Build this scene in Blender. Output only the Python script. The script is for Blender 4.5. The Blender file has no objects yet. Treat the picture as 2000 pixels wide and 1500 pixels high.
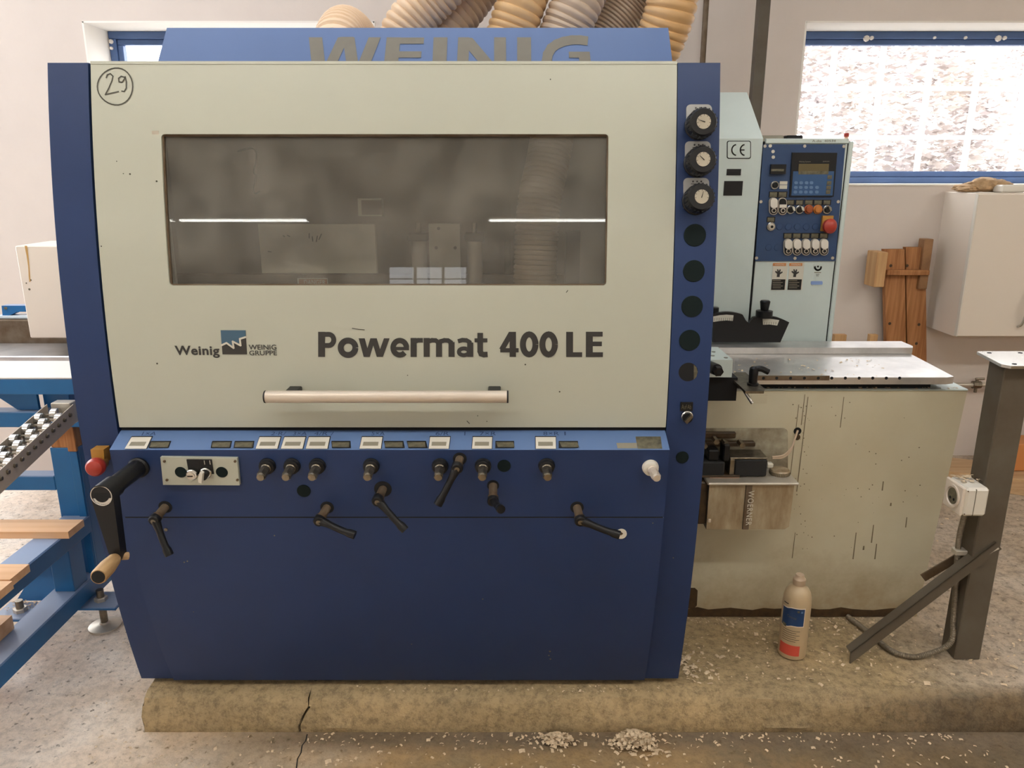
import bpy, bmesh, math, random
from mathutils import Vector, Matrix, noise
R = random.Random(7)
S = bpy.context.scene
COL = S.collection
PI = math.pi
TH = math.radians(15.3); FP = 1500.0; EYE = Vector((0.0, 0.0, 1.55))
# ------------------------------------------------ camera
cd = bpy.data.cameras.new('camera'); cd.sensor_width = 36.0; cd.lens = 27.0; cd.clip_start = 0.05; cd.clip_end = 100
cam = bpy.data.objects.new('camera', cd); COL.objects.link(cam)
cam.location = EYE; cam.rotation_euler = (PI/2 - TH, 0, 0); S.camera = cam
# ------------------------------------------------ world, exposure
S.view_settings.view_transform = 'Standard'; S.view_settings.look = 'None'
S.view_settings.exposure = 0.0; S.view_settings.gamma = 1.0; S.view_settings.use_curve_mapping = False
W = bpy.data.worlds.new('overcast_sky'); S.world = W; W.use_nodes = True
bg = W.node_tree.nodes['Background']; bg.inputs[0].default_value = (0.96, 0.975, 1.0, 1); bg.inputs[1].default_value = 7.7
S.cycles.use_denoising = True
S.cycles.max_bounces = 8; S.cycles.diffuse_bounces = 5; S.cycles.glossy_bounces = 4; S.cycles.transparent_max_bounces = 12
S.cycles.sample_clamp_indirect = 6.0; S.cycles.caustics_reflective = False; S.cycles.caustics_refractive = False
LAMP = 38.0          # radiance of the fluorescent tubes
# daylight portals at the windows (guide sampling only)
def portal(x, y, z, sx, sz, rz):
    l = bpy.data.lights.new('window_portal', 'AREA'); l.shape = 'RECTANGLE'; l.size = sx; l.size_y = sz
    l.cycles.is_portal = True
    o = bpy.data.objects.new('window_portal', l); COL.objects.link(o)
    o.location = (x, y, z); o.rotation_euler = (PI/2, 0, rz)
def roofportal(x, y, z, sx, sy):
    l = bpy.data.lights.new('window_portal', 'AREA'); l.shape = 'RECTANGLE'; l.size = sx; l.size_y = sy
    l.cycles.is_portal = True
    o = bpy.data.objects.new('window_portal', l); COL.objects.link(o); o.location = (x, y, z)
roofportal(-1.4, 2.5, 3.5, 4.6, 1.1)
portal(-4.0, 4.2, 1.5, 2.5, 2.9, PI)
portal(-5.72, 2.2, 1.9, 2.8, 2.0, -PI/2)
portal(-1.3, 4.12, 1.86, 1.36, .76, PI); portal(2.17, 4.12, 1.86, 1.7, .76, PI)

# ------------------------------------------------ helpers
def lin(r, g, b):
    f = lambda c: (c/255/12.92) if c/255 <= .04045 else ((c/255+.055)/1.055)**2.4
    return (f(r), f(g), f(b), 1)
def ray(px, py):
    a = (px-1000)/FP; b = (750-py)/FP
    return Vector((a, math.cos(TH)+b*math.sin(TH), -math.sin(TH)+b*math.cos(TH)))
def onY(px, py, Y):
    d = ray(px, py); return EYE + d*(Y/d.y)
def onZ(px, py, z):
    d = ray(px, py); return EYE + d*((z-EYE.z)/d.z)
def hit(px, py, F):
    d = ray(px, py); t = 1.9
    for _ in range(30):
        t = F(EYE.z + d.z*t)/d.y
    return EYE + d*t
def mm(px, py, F):                       # metres per pixel at that surface point
    d = ray(px, py); p = hit(px, py, F)
    return (p.y/d.y)/FP
def flat(Y): return lambda z: Y
def nrm(F, z):
    s = (F(z+.004)-F(z-.004))/.008
    return Vector((0, -1, s)).normalized()

_org = {}
def empty(name, loc, label=None, cat=None, group=None):
    o = bpy.data.objects.new(name, None); COL.objects.link(o); o.location = loc; o.empty_display_size = .1
    _org[o.name] = Vector(loc)
    tag(o, label, cat, group); return o
def tag(o, label=None, cat=None, group=None, kind=None):
    if label: o['label'] = label
    if cat: o['category'] = cat
    if group: o['group'] = group
    if kind: o['kind'] = kind
    return o
def obj(name, bm, mat, parent=None, label=None, cat=None, group=None, kind=None, smooth=True, ang=35):
    bmesh.ops.recalc_face_normals(bm, faces=bm.faces[:])
    vs = bm.verts
    lo = Vector((min(v.co.x for v in vs), min(v.co.y for v in vs), min(v.co.z for v in vs)))
    hi = Vector((max(v.co.x for v in vs), max(v.co.y for v in vs), max(v.co.z for v in vs)))
    c = (lo+hi)/2
    for v in vs: v.co -= c
    me = bpy.data.meshes.new(name); bm.to_mesh(me); bm.free()
    if smooth:
        for p in me.polygons: p.use_smooth = True
        me.set_sharp_from_angle(angle=math.radians(ang))
    for m in (mat if isinstance(mat, (list, tuple)) else [mat]): me.materials.append(m)
    o = bpy.data.objects.new(name, me); COL.objects.link(o)
    if parent is not None:
        o.parent = parent; o.location = c - _org[parent.name]
    else: o.location = c
    _org[o.name] = c
    return tag(o, label, cat, group, kind)
def B(): return bmesh.new()
def box(bm, x0, x1, y0, y1, z0, z1, bev=0, seg=1, rot=None):
    r = bmesh.ops.create_cube(bm, size=1)
    vs = r['verts']
    bmesh.ops.scale(bm, vec=(x1-x0, y1-y0, z1-z0), verts=vs)
    if rot is not None: bmesh.ops.rotate(bm, cent=(0,0,0), matrix=rot, verts=vs)
    bmesh.ops.translate(bm, vec=((x0+x1)/2, (y0+y1)/2, (z0+z1)/2), verts=vs)
    if bev:
        es = list({e for v in vs for e in v.link_edges})
        bmesh.ops.bevel(bm, geom=es, offset=bev, segments=seg, affect='EDGES', profile=.5)
    return bm
def mkbox(name, x0, x1, y0, y1, z0, z1, mat, parent=None, bev=.002, **k):
    return obj(name, box(B(), x0, x1, y0, y1, z0, z1, bev), mat, parent, **k)
def frame_of(d):
    d = d.normalized(); a = Vector((0,0,1)) if abs(d.z) < .9 else Vector((1,0,0))
    u = d.cross(a).normalized(); v = d.cross(u).normalized(); return u, v
def rings(bm, cs, n, caps=True, rot=0):
    """cs: list of (centre, u, v, ru, rv)"""
    L = []
    for c, u, v, ru, rv in cs:
        L.append([bm.verts.new(c + u*(ru*math.cos(2*PI*i/n+rot)) + v*(rv*math.sin(2*PI*i/n+rot))) for i in range(n)])
    for a, b in zip(L, L[1:]):
        for i in range(n):
            j = (i+1) % n
            bm.faces.new((a[i], a[j], b[j], b[i]))
    if caps: bm.faces.new(L[0]); bm.faces.new(L[-1][::-1])
    return bm
def cyl(bm, p0, p1, r0, r1=None, n=20, rot=0, bev=0):
    p0, p1 = Vector(p0), Vector(p1); r1 = r0 if r1 is None else r1
    u, v = frame_of(p1-p0); d = (p1-p0).normalized()
    cs = [(p0, u, v, r0, r0)]
    if bev: cs += [(p1-d*bev, u, v, r1, r1), (p1, u, v, r1-bev, r1-bev)]
    else: cs += [(p1, u, v, r1, r1)]
    return rings(bm, cs, n, True, rot)
def lathe(bm, p, d, prof, n=24):
    """prof: list of (along, radius) from p in direction d"""
    d = Vector(d).normalized(); u, v = frame_of(d)
    return rings(bm, [(Vector(p)+d*a, u, v, max(r, 1e-4), max(r, 1e-4)) for a, r in prof], n)
def smoothpath(pts, k=8):
    P = [Vector(p) for p in pts]; P = [P[0]*2-P[1]] + P + [P[-1]*2-P[-2]]; out = []
    for i in range(1, len(P)-2):
        a, b, c, d = P[i-1:i+3]
        for j in range(k):
            t = j/k
            out.append(.5*((2*b)+(c-a)*t+(2*a-5*b+4*c-d)*t*t+(3*b-a-3*c+d)*t**3))
    out.append(P[-2]); return out
def tube(bm, pts, r, n=10, rf=None, closed=False):
    P = [Vector(p) for p in pts]; L = len(P); cs = []; u = None
    for i, p in enumerate(P):
        t = (P[min(i+1, L-1)]-P[max(i-1, 0)]).normalized()
        if u is None: u, v = frame_of(t)
        else:
            u = (u - t*u.dot(t)).normalized(); v = t.cross(u)
        rr = r if rf is None else rf(i, L)
        cs.append((p, u.copy(), v.copy(), rr, rr))
    return rings(bm, cs, n)
def ribhose(bm, pts, r, pitch, depth, n=26):
    P = smoothpath(pts, 24); d = [0]
    for a, b in zip(P, P[1:]): d.append(d[-1]+(b-a).length)
    tot = d[-1]; N = int(tot/pitch); Q = []; rr = []; j = 0
    prof = ((0, -1), (.12, -.75), (.35, 0), (.6, .1), (.85, -.1))
    for k in range(N):
        for f, h in prof:
            s = (k+f)*pitch
            while j < len(d)-2 and d[j+1] < s: j += 1
            t = (s-d[j])/max(d[j+1]-d[j], 1e-6)
            Q.append(P[j].lerp(P[j+1], t)); rr.append(r+h*depth)
    return tube(bm, Q, r, n, rf=lambda i, L: rr[i])
def prism(bm, pts, ext):
    e = Vector(ext); a = [bm.verts.new(Vector(p)) for p in pts]; b = [bm.verts.new(Vector(p)+e) for p in pts]
    bm.faces.new(a); bm.faces.new(b[::-1]); n = len(a)
    for i in range(n):
        j = (i+1) % n; bm.faces.new((a[i], b[i], b[j], a[j]))
    return bm
def slab(bm, F, x0, x1, z0, z1, front, back, rows=1):
    """solid lying on the surface Y=F(z), between Y=F+front and Y=F+back"""
    L = []
    for k in range(rows+1):
        z = z0+(z1-z0)*k/rows; y = F(z)
        L.append([bm.verts.new((x0, y+front, z)), bm.verts.new((x1, y+front, z)), bm.verts.new((x1, y+back, z)), bm.verts.new((x0, y+back, z))])
    for a, b in zip(L, L[1:]):
        for i in range(4):
            j = (i+1) % 4; bm.faces.new((a[i], a[j], b[j], b[i]))
    bm.faces.new(L[0][::-1]); bm.faces.new(L[-1]); return bm
def bevel_sharp(bm, off, seg=1, lim=50):
    es = [e for e in bm.edges if len(e.link_faces) == 2 and e.calc_face_angle(0) > math.radians(lim)]
    bmesh.ops.bevel(bm, geom=es, offset=off, segments=seg, affect='EDGES', profile=.5)
    return bm
def pxpoly(name, pts, F, front, back, mat, parent=None, **k):
    P = []
    for x, y in pts:
        p = hit(x, y, F); P.append(Vector((p.x, p.y+front, p.z)))
    return obj(name, prism(B(), P, (0, back-front, 0)), mat, parent, **k)
def pxrect(name, x0, y0, x1, y1, F, front, back, mat, parent=None, rows=1, bev=0, **k):
    ym = (y0+y1)/2; xm = (x0+x1)/2
    a = hit(x0, ym, F).x; b = hit(x1, ym, F).x; zt = hit(xm, y0, F).z; zb = hit(xm, y1, F).z
    bm = slab(B(), F, a, b, zb, zt, front, back, rows)
    if bev: bevel_sharp(bm, bev)
    return obj(name, bm, mat, parent, **k)
def disc(name, x, y, rpx, F, front, back, mat, parent=None, n=24, bev=0, **k):
    p = hit(x, y, F); r = rpx*mm(x, y, F); nn = nrm(F, p.z)
    return obj(name, cyl(B(), p-nn*back, p-nn*front, r, n=n, bev=bev), mat, parent, **k)
def roundrect(x0, y0, x1, y1, r, n=5, tl=1, bl=1):
    pts = []
    for cx, cy, a0, on in ((x1-r, y0+r, -90, tl), (x1-r, y1-r, 0, bl), (x0+r, y1-r, 90, bl), (x0+r, y0+r, 180, tl)):
        if on:
            for i in range(n+1):
                a = math.radians(a0+90*i/n); pts.append((cx+r*math.cos(a), cy+r*math.sin(a)))
        else:
            sx = 1 if cx > (x0+x1)/2 else -1; sy = 1 if cy > (y0+y1)/2 else -1
            pts.append((cx+sx*r, cy+sy*r))
    return pts
# flat print lying on a surface
def ribbon(name, strokes, w, F, eps, mat, parent, **k):
    """strokes: lists of pixel points, w: width in pixels"""
    bm = B()
    for st in strokes:
        P = [hit(x, y, F) for x, y in st]; h = w*mm(st[0][0], st[0][1], F)/2
        for a, b in zip(P, P[1:]):
            d = Vector((b.x-a.x, 0, b.z-a.z))
            if d.length < 1e-6: continue
            d.normalize(); s = Vector((-d.z, 0, d.x))*h; e = d*h*.6
            q = [a-e-s, b+e-s, b+e+s, a-e+s]
            bm.faces.new([bm.verts.new((v.x, F(v.z)-eps, v.z)) for v in q])
    return obj(name, bm, mat, parent, smooth=False, **k)
def strokes(name, st, F, eps, mat, parent, **k):
    """bold block lettering: st = [(pixel points, width), ...], butt ends"""
    bm = B(); lay = 0
    for pts, w in st:
        P = [hit(x, y, F) for x, y in pts]; n = len(P); h = w*mm(pts[0][0], pts[0][1], F)/2
        for i, (a, b) in enumerate(zip(P, P[1:])):
            d = Vector((b.x-a.x, 0, b.z-a.z)); d.normalize(); s = Vector((-d.z, 0, d.x))*h
            e0 = d*h*(.45 if i else 0)
            if n == 2 and abs(d.z) > abs(d.x)*.8: s = Vector((h, 0, 0))*(1 if d.z < 0 else -1)
            e0 = d*h*(.45 if i else 0); e1 = d*h*(.45 if i < n-2 else 0)
            q = [a-e0-s, b+e1-s, b+e1+s, a-e0+s]
            m_ = 3
            for j in range(m_):
                t0, t1 = j/m_, (j+1)/m_
                lay += 1; c = [q[0].lerp(q[1], t0), q[0].lerp(q[1], t1), q[3].lerp(q[2], t1), q[3].lerp(q[2], t0)]
                bm.faces.new([bm.verts.new((v.x, F(v.z)-eps-lay*6e-6, v.z)) for v in c])
    return obj(name, bm, mat, parent, smooth=False, **k)
def arc(cx, cy, rx, ry, a0, a1, n=18): return [(cx+rx*math.cos(math.radians(a0+(a1-a0)*i/n)), cy-ry*math.sin(math.radians(a0+(a1-a0)*i/n))) for i in range(n+1)]
def text(name, s, x0, y0, x1, y1, F, mat, parent, bold=0.0, eps=.0012, rot=0, spacing=1.0, **k):
    cu = bpy.data.curves.new('t', 'FONT'); cu.body = s; cu.offset = bold; cu.resolution_u = 3; cu.space_character = spacing
    to = bpy.data.objects.new('t', cu); COL.objects.link(to)
    dg = bpy.context.evaluated_depsgraph_get(); me = bpy.data.meshes.new_from_object(to.evaluated_get(dg))
    bpy.data.objects.remove(to); bpy.data.curves.remove(cu)
    bm = B(); bm.from_mesh(me); bpy.data.meshes.remove(me)
    for v in bm.verts:
        if rot == -90: v.co = Vector((v.co.y, -v.co.x, 0))
    xs = [v.co.x for v in bm.verts]; ys = [v.co.y for v in bm.verts]
    a, b, c, d = min(xs), max(xs), min(ys), max(ys)
    ym = (y0+y1)/2; xm = (x0+x1)/2
    XL = hit(x0, ym, F).x; XR = hit(x1, ym, F).x; zt = hit(xm, y0, F).z; zb = hit(xm, y1, F).z
    for v in bm.verts:
        X = XL+(XR-XL)*(v.co.x-a)/(b-a); z = zb+(zt-zb)*(v.co.y-c)/max(d-c, 1e-6)
        v.co = Vector((X, F(z)-eps, z))
    return obj(name, bm, mat, parent, smooth=False, **k)

# ------------------------------------------------ materials
def M(name, col, rough=.5, metal=0, var=0, vscale=8, bump=0, bscale=60, col2=None, coat=0, spec=None, streak=None, detail=6):
    m = bpy.data.materials.new(name); m.use_nodes = True; nt = m.node_tree; N = nt.nodes; L = nt.links
    b = N['Principled BSDF']; b.inputs['Base Color'].default_value = col
    b.inputs['Roughness'].default_value = rough; b.inputs['Metallic'].default_value = metal
    if coat: b.inputs['Coat Weight'].default_value = coat; b.inputs['Coat Roughness'].default_value = .15
    if spec is not None: b.inputs['Specular IOR Level'].default_value = spec
    if var or bump:
        tc = N.new('ShaderNodeTexCoord'); mp = N.new('ShaderNodeMapping'); L.new(tc.outputs['Object'], mp.inputs[0])
        if streak: mp.inputs['Scale'].default_value = streak
    if var:
        n = N.new('ShaderNodeTexNoise'); n.inputs['Scale'].default_value = vscale; n.inputs['Detail'].default_value = detail
        n.inputs['Roughness'].default_value = .6
        L.new(mp.outputs[0], n.inputs['Vector'])
        r = N.new('ShaderNodeMapRange'); r.inputs[1].default_value = .3; r.inputs[2].default_value = .7
        L.new(n.outputs[0], r.inputs[0])
        mx = N.new('ShaderNodeMix'); mx.data_type = 'RGBA'; L.new(r.outputs[0], mx.inputs['Factor'])
        c2 = col2 or tuple(c*(1-var) for c in col[:3])+(1,)
        mx.inputs['A'].default_value = col; mx.inputs['B'].default_value = c2
        L.new(mx.outputs['Result'], b.inputs['Base Color'])
    if bump:
        n2 = N.new('ShaderNodeTexNoise'); n2.inputs['Scale'].default_value = bscale; n2.inputs['Detail'].default_value = 4
        L.new(mp.outputs[0], n2.inputs['Vector'])
        bp = N.new('ShaderNodeBump'); bp.inputs['Strength'].default_value = bump; bp.inputs['Distance'].default_value = .01
        L.new(n2.outputs[0], bp.inputs['Height']); L.new(bp.outputs[0], b.inputs['Normal'])
    return m
def emis(name, col, st):
    m = bpy.data.materials.new(name); m.use_nodes = True; b = m.node_tree.nodes['Principled BSDF']
    b.inputs['Base Color'].default_value = (.9, .9, .9, 1); b.inputs['Emission Color'].default_value = col; b.inputs['Emission Strength'].default_value = st
    return m
def concrete(name, a, b_, c_, stain, seed=0, dirt_or_shade=None, rough=.5, pores=0):
    m = bpy.data.materials.new(name); m.use_nodes = True; nt = m.node_tree; N = nt.nodes; L = nt.links
    p = N['Principled BSDF']; p.inputs['Roughness'].default_value = .72
    g = N.new('ShaderNodeNewGeometry'); mp = N.new('ShaderNodeMapping'); mp.inputs['Location'].default_value = (seed, seed*2, 0)
    L.new(g.outputs['Position'], mp.inputs[0])
    def nz(s, d=8, r=.6):
        n = N.new('ShaderNodeTexNoise'); n.inputs['Scale'].default_value = s; n.inputs['Detail'].default_value = d; n.inputs['Roughness'].default_value = r
        L.new(mp.outputs[0], n.inputs['Vector']); return n
    def rng(n, lo, hi):
        r = N.new('ShaderNodeMapRange'); r.inputs[1].default_value = lo; r.inputs[2].default_value = hi; L.new(n.outputs[0], r.inputs[0]); return r
    def mix(f, A, Bc):
        x = N.new('ShaderNodeMix'); x.data_type = 'RGBA'; L.new(f.outputs[0], x.inputs['Factor'])
        for k, v in (('A', A), ('B', Bc)):
            if isinstance(v, tuple): x.inputs[k].default_value = v
            else: L.new(v.outputs['Result'], x.inputs[k])
        return x
    m1 = mix(rng(nz(1.6), .35, .65), a, b_)
    m2 = mix(rng(nz(5.0), .45, .62), m1, c_)
    m3 = mix(rng(nz(2.7, 10, .7), .55, .72), m2, stain)
    m4 = mix(rng(nz(45, 3), .60, .72), m3, tuple(x*.45 for x in stain[:3])+(1,))
    last = m4
    fine = rng(nz(70, 4, .75), .35, .7)
    for xr, yr, ca, cb, keep in (dirt_or_shade or ()):      # trodden-in oil and dust, painted kerb shade, wavy edges: xr, yr = (clean, dark) positions
        sx = N.new('ShaderNodeSeparateXYZ'); L.new(g.outputs['Position'], sx.inputs[0]); fac = None
        for ax, rg in ((0, xr), (1, yr)):
            if rg is None: continue
            ad = N.new('ShaderNodeMath'); ad.operation = 'MULTIPLY_ADD'; L.new(nz(1.7+ax).outputs[0], ad.inputs[0]); ad.inputs[1].default_value = abs(rg[1]-rg[0])*1.0; L.new(sx.outputs[ax], ad.inputs[2])
            r = N.new('ShaderNodeMapRange'); h = abs(rg[1]-rg[0])*.5; r.inputs[1].default_value = rg[0]+h; r.inputs[2].default_value = rg[1]+h; L.new(ad.outputs[0], r.inputs[0])
            if fac is None: fac = r.outputs[0]
            else:
                mp2 = N.new('ShaderNodeMath'); mp2.operation = 'MULTIPLY'; L.new(fac, mp2.inputs[0]); L.new(r.outputs[0], mp2.inputs[1]); fac = mp2.outputs[0]
        dm = mix(rng(nz(4.1, 8, .65), .38, .62), ca, cb)
        mu = N.new('ShaderNodeMix'); mu.data_type = 'RGBA'; mu.inputs['Factor'].default_value = keep; L.new(dm.outputs['Result'], mu.inputs['A']); L.new(m4.outputs['Result'], mu.inputs['B'])
        x = N.new('ShaderNodeMix'); x.data_type = 'RGBA'; L.new(fac, x.inputs['Factor']); L.new(last.outputs['Result'], x.inputs['A']); L.new(mu.outputs['Result'], x.inputs['B']); last = x
    if pores:
        x = N.new('ShaderNodeMix'); x.data_type = 'RGBA'; x.blend_type = 'MULTIPLY'; x.inputs['Factor'].default_value = pores
        rc = N.new('ShaderNodeMapRange'); rc.inputs[1].default_value = .38; rc.inputs[2].default_value = .55; rc.inputs[3].default_value = .45; rc.inputs[4].default_value = 1.15; L.new(nz(38, 8, .8).outputs[0], rc.inputs[0])
        L.new(last.outputs['Result'], x.inputs['A']); L.new(rc.outputs[0], x.inputs['B']); last = x
    L.new(last.outputs['Result'], p.inputs['Base Color'])
    bp = N.new('ShaderNodeBump'); bp.inputs['Strength'].default_value = rough; bp.inputs['Distance'].default_value = .012
    L.new(nz(28, 6, .65).outputs[0], bp.inputs['Height']); L.new(bp.outputs[0], p.inputs['Normal'])
    return m
def wood(name, a, b_, axis='x', s=1.0):
    m = bpy.data.materials.new(name); m.use_nodes = True; nt = m.node_tree; N = nt.nodes; L = nt.links
    p = N['Principled BSDF']; p.inputs['Roughness'].default_value = .6
    tc = N.new('ShaderNodeTexCoord'); mp = N.new('ShaderNodeMapping'); L.new(tc.outputs['Object'], mp.inputs[0])
    mp.inputs['Scale'].default_value = {'x': (1.2, 22, 22), 'z': (22, 22, 1.2), 'y': (22, 1.2, 22)}[axis]
    n = N.new('ShaderNodeTexNoise'); n.inputs['Scale'].default_value = 2.2*s; n.inputs['Detail'].default_value = 5; n.inputs['Distortion'].default_value = .6
    L.new(mp.outputs[0], n.inputs['Vector'])
    r = N.new('ShaderNodeMapRange'); r.inputs[1].default_value = .35; r.inputs[2].default_value = .65; L.new(n.outputs[0], r.inputs[0])
    x = N.new('ShaderNodeMix'); x.data_type = 'RGBA'; x.inputs['A'].default_value = a; x.inputs['B'].default_value = b_
    L.new(r.outputs[0], x.inputs['Factor']); L.new(x.outputs['Result'], p.inputs['Base Color'])
    bp = N.new('ShaderNodeBump'); bp.inputs['Strength'].default_value = .15; bp.inputs['Distance'].default_value = .003
    L.new(n.outputs[0], bp.inputs['Height']); L.new(bp.outputs[0], p.inputs['Normal'])
    return m
def pane_mat(name, trans, refl, dust_or_toplight):
    m = bpy.data.materials.new(name); m.use_nodes = True; nt = m.node_tree; N = nt.nodes; L = nt.links
    N.remove(N['Principled BSDF']); out = N['Material Output']
    t = N.new('ShaderNodeBsdfTransparent'); t.inputs[0].default_value = trans
    g = N.new('ShaderNodeBsdfGlossy'); g.inputs['Roughness'].default_value = .012; g.inputs[0].default_value = (1, 1, 1, 1)
    if dust_or_toplight > .1:      # dusty plastic: part of the mirror image is scattered
        g2 = N.new('ShaderNodeBsdfGlossy'); g2.inputs['Roughness'].default_value = .24; mg = N.new('ShaderNodeMixShader'); mg.inputs[0].default_value = .35
        L.new(g.outputs[0], mg.inputs[1]); L.new(g2.outputs[0], mg.inputs[2]); g = mg
    f = N.new('ShaderNodeFresnel'); f.inputs[0].default_value = refl     # outer face reflects; the exit face of the thin sheet only transmits
    ge = N.new('ShaderNodeNewGeometry'); sb = N.new('ShaderNodeMath'); sb.operation = 'SUBTRACT'; sb.inputs[0].default_value = 1; L.new(ge.outputs['Backfacing'], sb.inputs[1])
    ml = N.new('ShaderNodeMath'); ml.operation = 'MULTIPLY'; L.new(f.outputs[0], ml.inputs[0]); L.new(sb.outputs[0], ml.inputs[1])
    mx = N.new('ShaderNodeMixShader'); L.new(ml.outputs[0], mx.inputs[0]); L.new(t.outputs[0], mx.inputs[1]); L.new(g.outputs[0], mx.inputs[2])
    d = N.new('ShaderNodeBsdfDiffuse'); d.inputs[0].default_value = (.55, .53, .48, 1)
    n = N.new('ShaderNodeTexNoise'); n.inputs['Scale'].default_value = 9; n.inputs['Detail'].default_value = 8
    tc = N.new('ShaderNodeTexCoord'); L.new(tc.outputs['Object'], n.inputs['Vector'])
    r = N.new('ShaderNodeMapRange'); r.inputs[1].default_value = .3; r.inputs[2].default_value = .8; r.inputs[3].default_value = dust_or_toplight*.5; r.inputs[4].default_value = dust_or_toplight*1.7
    L.new(n.outputs[0], r.inputs[0])
    m2 = N.new('ShaderNodeMixShader'); L.new(r.outputs[0], m2.inputs[0]); L.new(mx.outputs[0], m2.inputs[1]); L.new(d.outputs[0], m2.inputs[2])
    L.new(m2.outputs[0], out.inputs[0]); return m

m_wall = M('wall_plaster', (.70, .625, .57, 1), .9, var=.06, vscale=3, bump=.12, bscale=25)
m_reveal = M('white_plaster', (.86, .82, .76, 1), .9, bump=.15, bscale=20)
m_ceil = M('ceiling_paint', (.78, .74, .68, 1), .9, var=.05)
m_farwall = M('far_wall_paint', (.50, .45, .39, 1), .9, var=.1)
m_floor = concrete('floor_concrete', (.78, .65, .53, 1), (.66, .54, .42, 1), (.82, .72, .61, 1), (.33, .25, .17, 1), 0, (((-1.25, -.3), None, (.36, .22, .075, 1), (.22, .155, .07, 1), .12), ((.2, 1.2), (1.4, 1.55), (.14, .09, .035, 1), (.085, .06, .026, 1), .08), ((-.9, -.55), (1.77, 1.83), (.13, .085, .04, 1), (.09, .06, .03, 1), .1)), .45, .4)  # last stage: dark shade painted along the foot of the kerb
m_slab = concrete('plinth_concrete', (.50, .41, .31, 1), (.43, .34, .25, 1), (.52, .44, .35, 1), (.30, .22, .14, 1), 4, (((1.5, 1.1), (2.75, 2.2), (.43, .315, .16, 1), (.33, .245, .125, 1), .12), ((.6, 1.3), (1.94, 1.89), (.17, .105, .04, 1), (.10, .07, .035, 1), .1)), 1.0, .75)
m_blue = M('navy_paint', (.019, .041, .125, 1), .45, var=.16, vscale=3, spec=.3)
def paint_toplight(m, dust_or_toplight, amount, lo=.35, hi=.8):      # overhead light painted into the colour of upward-facing surfaces
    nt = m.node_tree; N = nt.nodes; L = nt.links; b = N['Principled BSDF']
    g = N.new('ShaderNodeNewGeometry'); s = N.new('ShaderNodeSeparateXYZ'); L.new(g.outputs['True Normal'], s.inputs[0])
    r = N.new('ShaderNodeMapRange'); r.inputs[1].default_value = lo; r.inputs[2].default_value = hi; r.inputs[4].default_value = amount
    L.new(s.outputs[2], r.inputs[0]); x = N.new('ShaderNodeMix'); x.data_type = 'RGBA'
    src = b.inputs['Base Color'].links[0].from_socket; L.new(r.outputs[0], x.inputs['Factor']); L.new(src, x.inputs['A']); x.inputs['B'].default_value = dust_or_toplight
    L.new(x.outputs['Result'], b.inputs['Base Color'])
paint_toplight(m_blue, (.20, .33, .62, 1), .50, .5, .9)  # lighter blue imitates light falling on the ledge and top hood
m_bluetop = m_blue
m_cream = M('cream_paint', (.475, .49, .415, 1), .45, var=.05, vscale=2.5, coat=.15)
m_green = M('pale_green_paint', (.60, .69, .67, 1), .5, var=.10, vscale=4)
m_cabgrn = M('dirty_pale_green_paint', (.62, .60, .47, 1), .5, vscale=1.5, var=.3, col2=(.50, .45, .32, 1), coat=.1)
m_stand = M('bright_blue_paint', (.014, .14, .37, 1), .42, var=.2, vscale=5, spec=.35)
paint_toplight(m_stand, (.50, .55, .66, 1), .55, .5, .9)  # paler colour imitates light on the upper faces of the stand
m_track = M('pale_track_steel', (.50, .43, .35, 1), .5, metal=.15, var=.12, vscale=20)
m_black = M('black_plastic', (.008, .008, .009, 1), .4, spec=.3)
m_blackm = M('matt_black', (.01, .01, .011, 1), .8)
m_dark = M('dark_gap', (.006, .006, .007, 1), .9)
m_steel = M('worn_steel', (.30, .26, .20, 1), .36, metal=.9, var=.6, vscale=40)
m_bright = M('polished_steel', (.62, .62, .60, 1), .22, metal=1, var=.15, vscale=20)
m_table = M('machine_table_steel', (.78, .77, .76, 1), .34, metal=.8, var=.3, vscale=9)
m_alu = M('brushed_aluminium', (.66, .58, .49, 1), .38, metal=.3, var=.1)
m_galv = M('galvanised_steel', (.60, .55, .47, 1), .42, metal=.5, var=.15, vscale=25)
m_rust = M('rusty_steel', (.20, .155, .11, 1), .6, metal=.45, var=.5, vscale=14, col2=(.10, .06, .03, 1))
def lowgrime(m, col, z0, z1, amt):      # splashed grime near the foot, ragged edge
    nt = m.node_tree; N = nt.nodes; L = nt.links; b = N['Principled BSDF']
    g = N.new('ShaderNodeNewGeometry'); s = N.new('ShaderNodeSeparateXYZ'); L.new(g.outputs['Position'], s.inputs[0])
    n = N.new('ShaderNodeTexNoise'); n.inputs['Scale'].default_value = 4.5; n.inputs['Detail'].default_value = 9; n.inputs['Roughness'].default_value = .7; L.new(g.outputs['Position'], n.inputs['Vector'])
    ad = N.new('ShaderNodeMath'); ad.operation = 'MULTIPLY_ADD'; ad.inputs[1].default_value = -.55; L.new(n.outputs[0], ad.inputs[0]); L.new(s.outputs[2], ad.inputs[2])
    r = N.new('ShaderNodeMapRange'); r.inputs[1].default_value = z0-.275; r.inputs[2].default_value = z1-.275; r.inputs[3].default_value = amt; r.inputs[4].default_value = 0; L.new(ad.outputs[0], r.inputs[0])
    x = N.new('ShaderNodeMix'); x.data_type = 'RGBA'; src = b.inputs['Base Color'].links[0].from_socket
    L.new(r.outputs[0], x.inputs['Factor']); L.new(src, x.inputs['A']); x.inputs['B'].default_value = col; L.new(x.outputs['Result'], b.inputs['Base Color'])
lowgrime(m_cabgrn, (.26, .175, .08, 1), .10, .34, .75)
m_post = M('mill_scale_steel', (.105, .09, .068, 1), .65, metal=0, var=.4, vscale=7, col2=(.075, .055, .035, 1))
m_print = M('charcoal_print', (.028, .027, .026, 1), .5)
m_ink = M('marker_ink', (.045, .042, .03, 1), .6)
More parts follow.
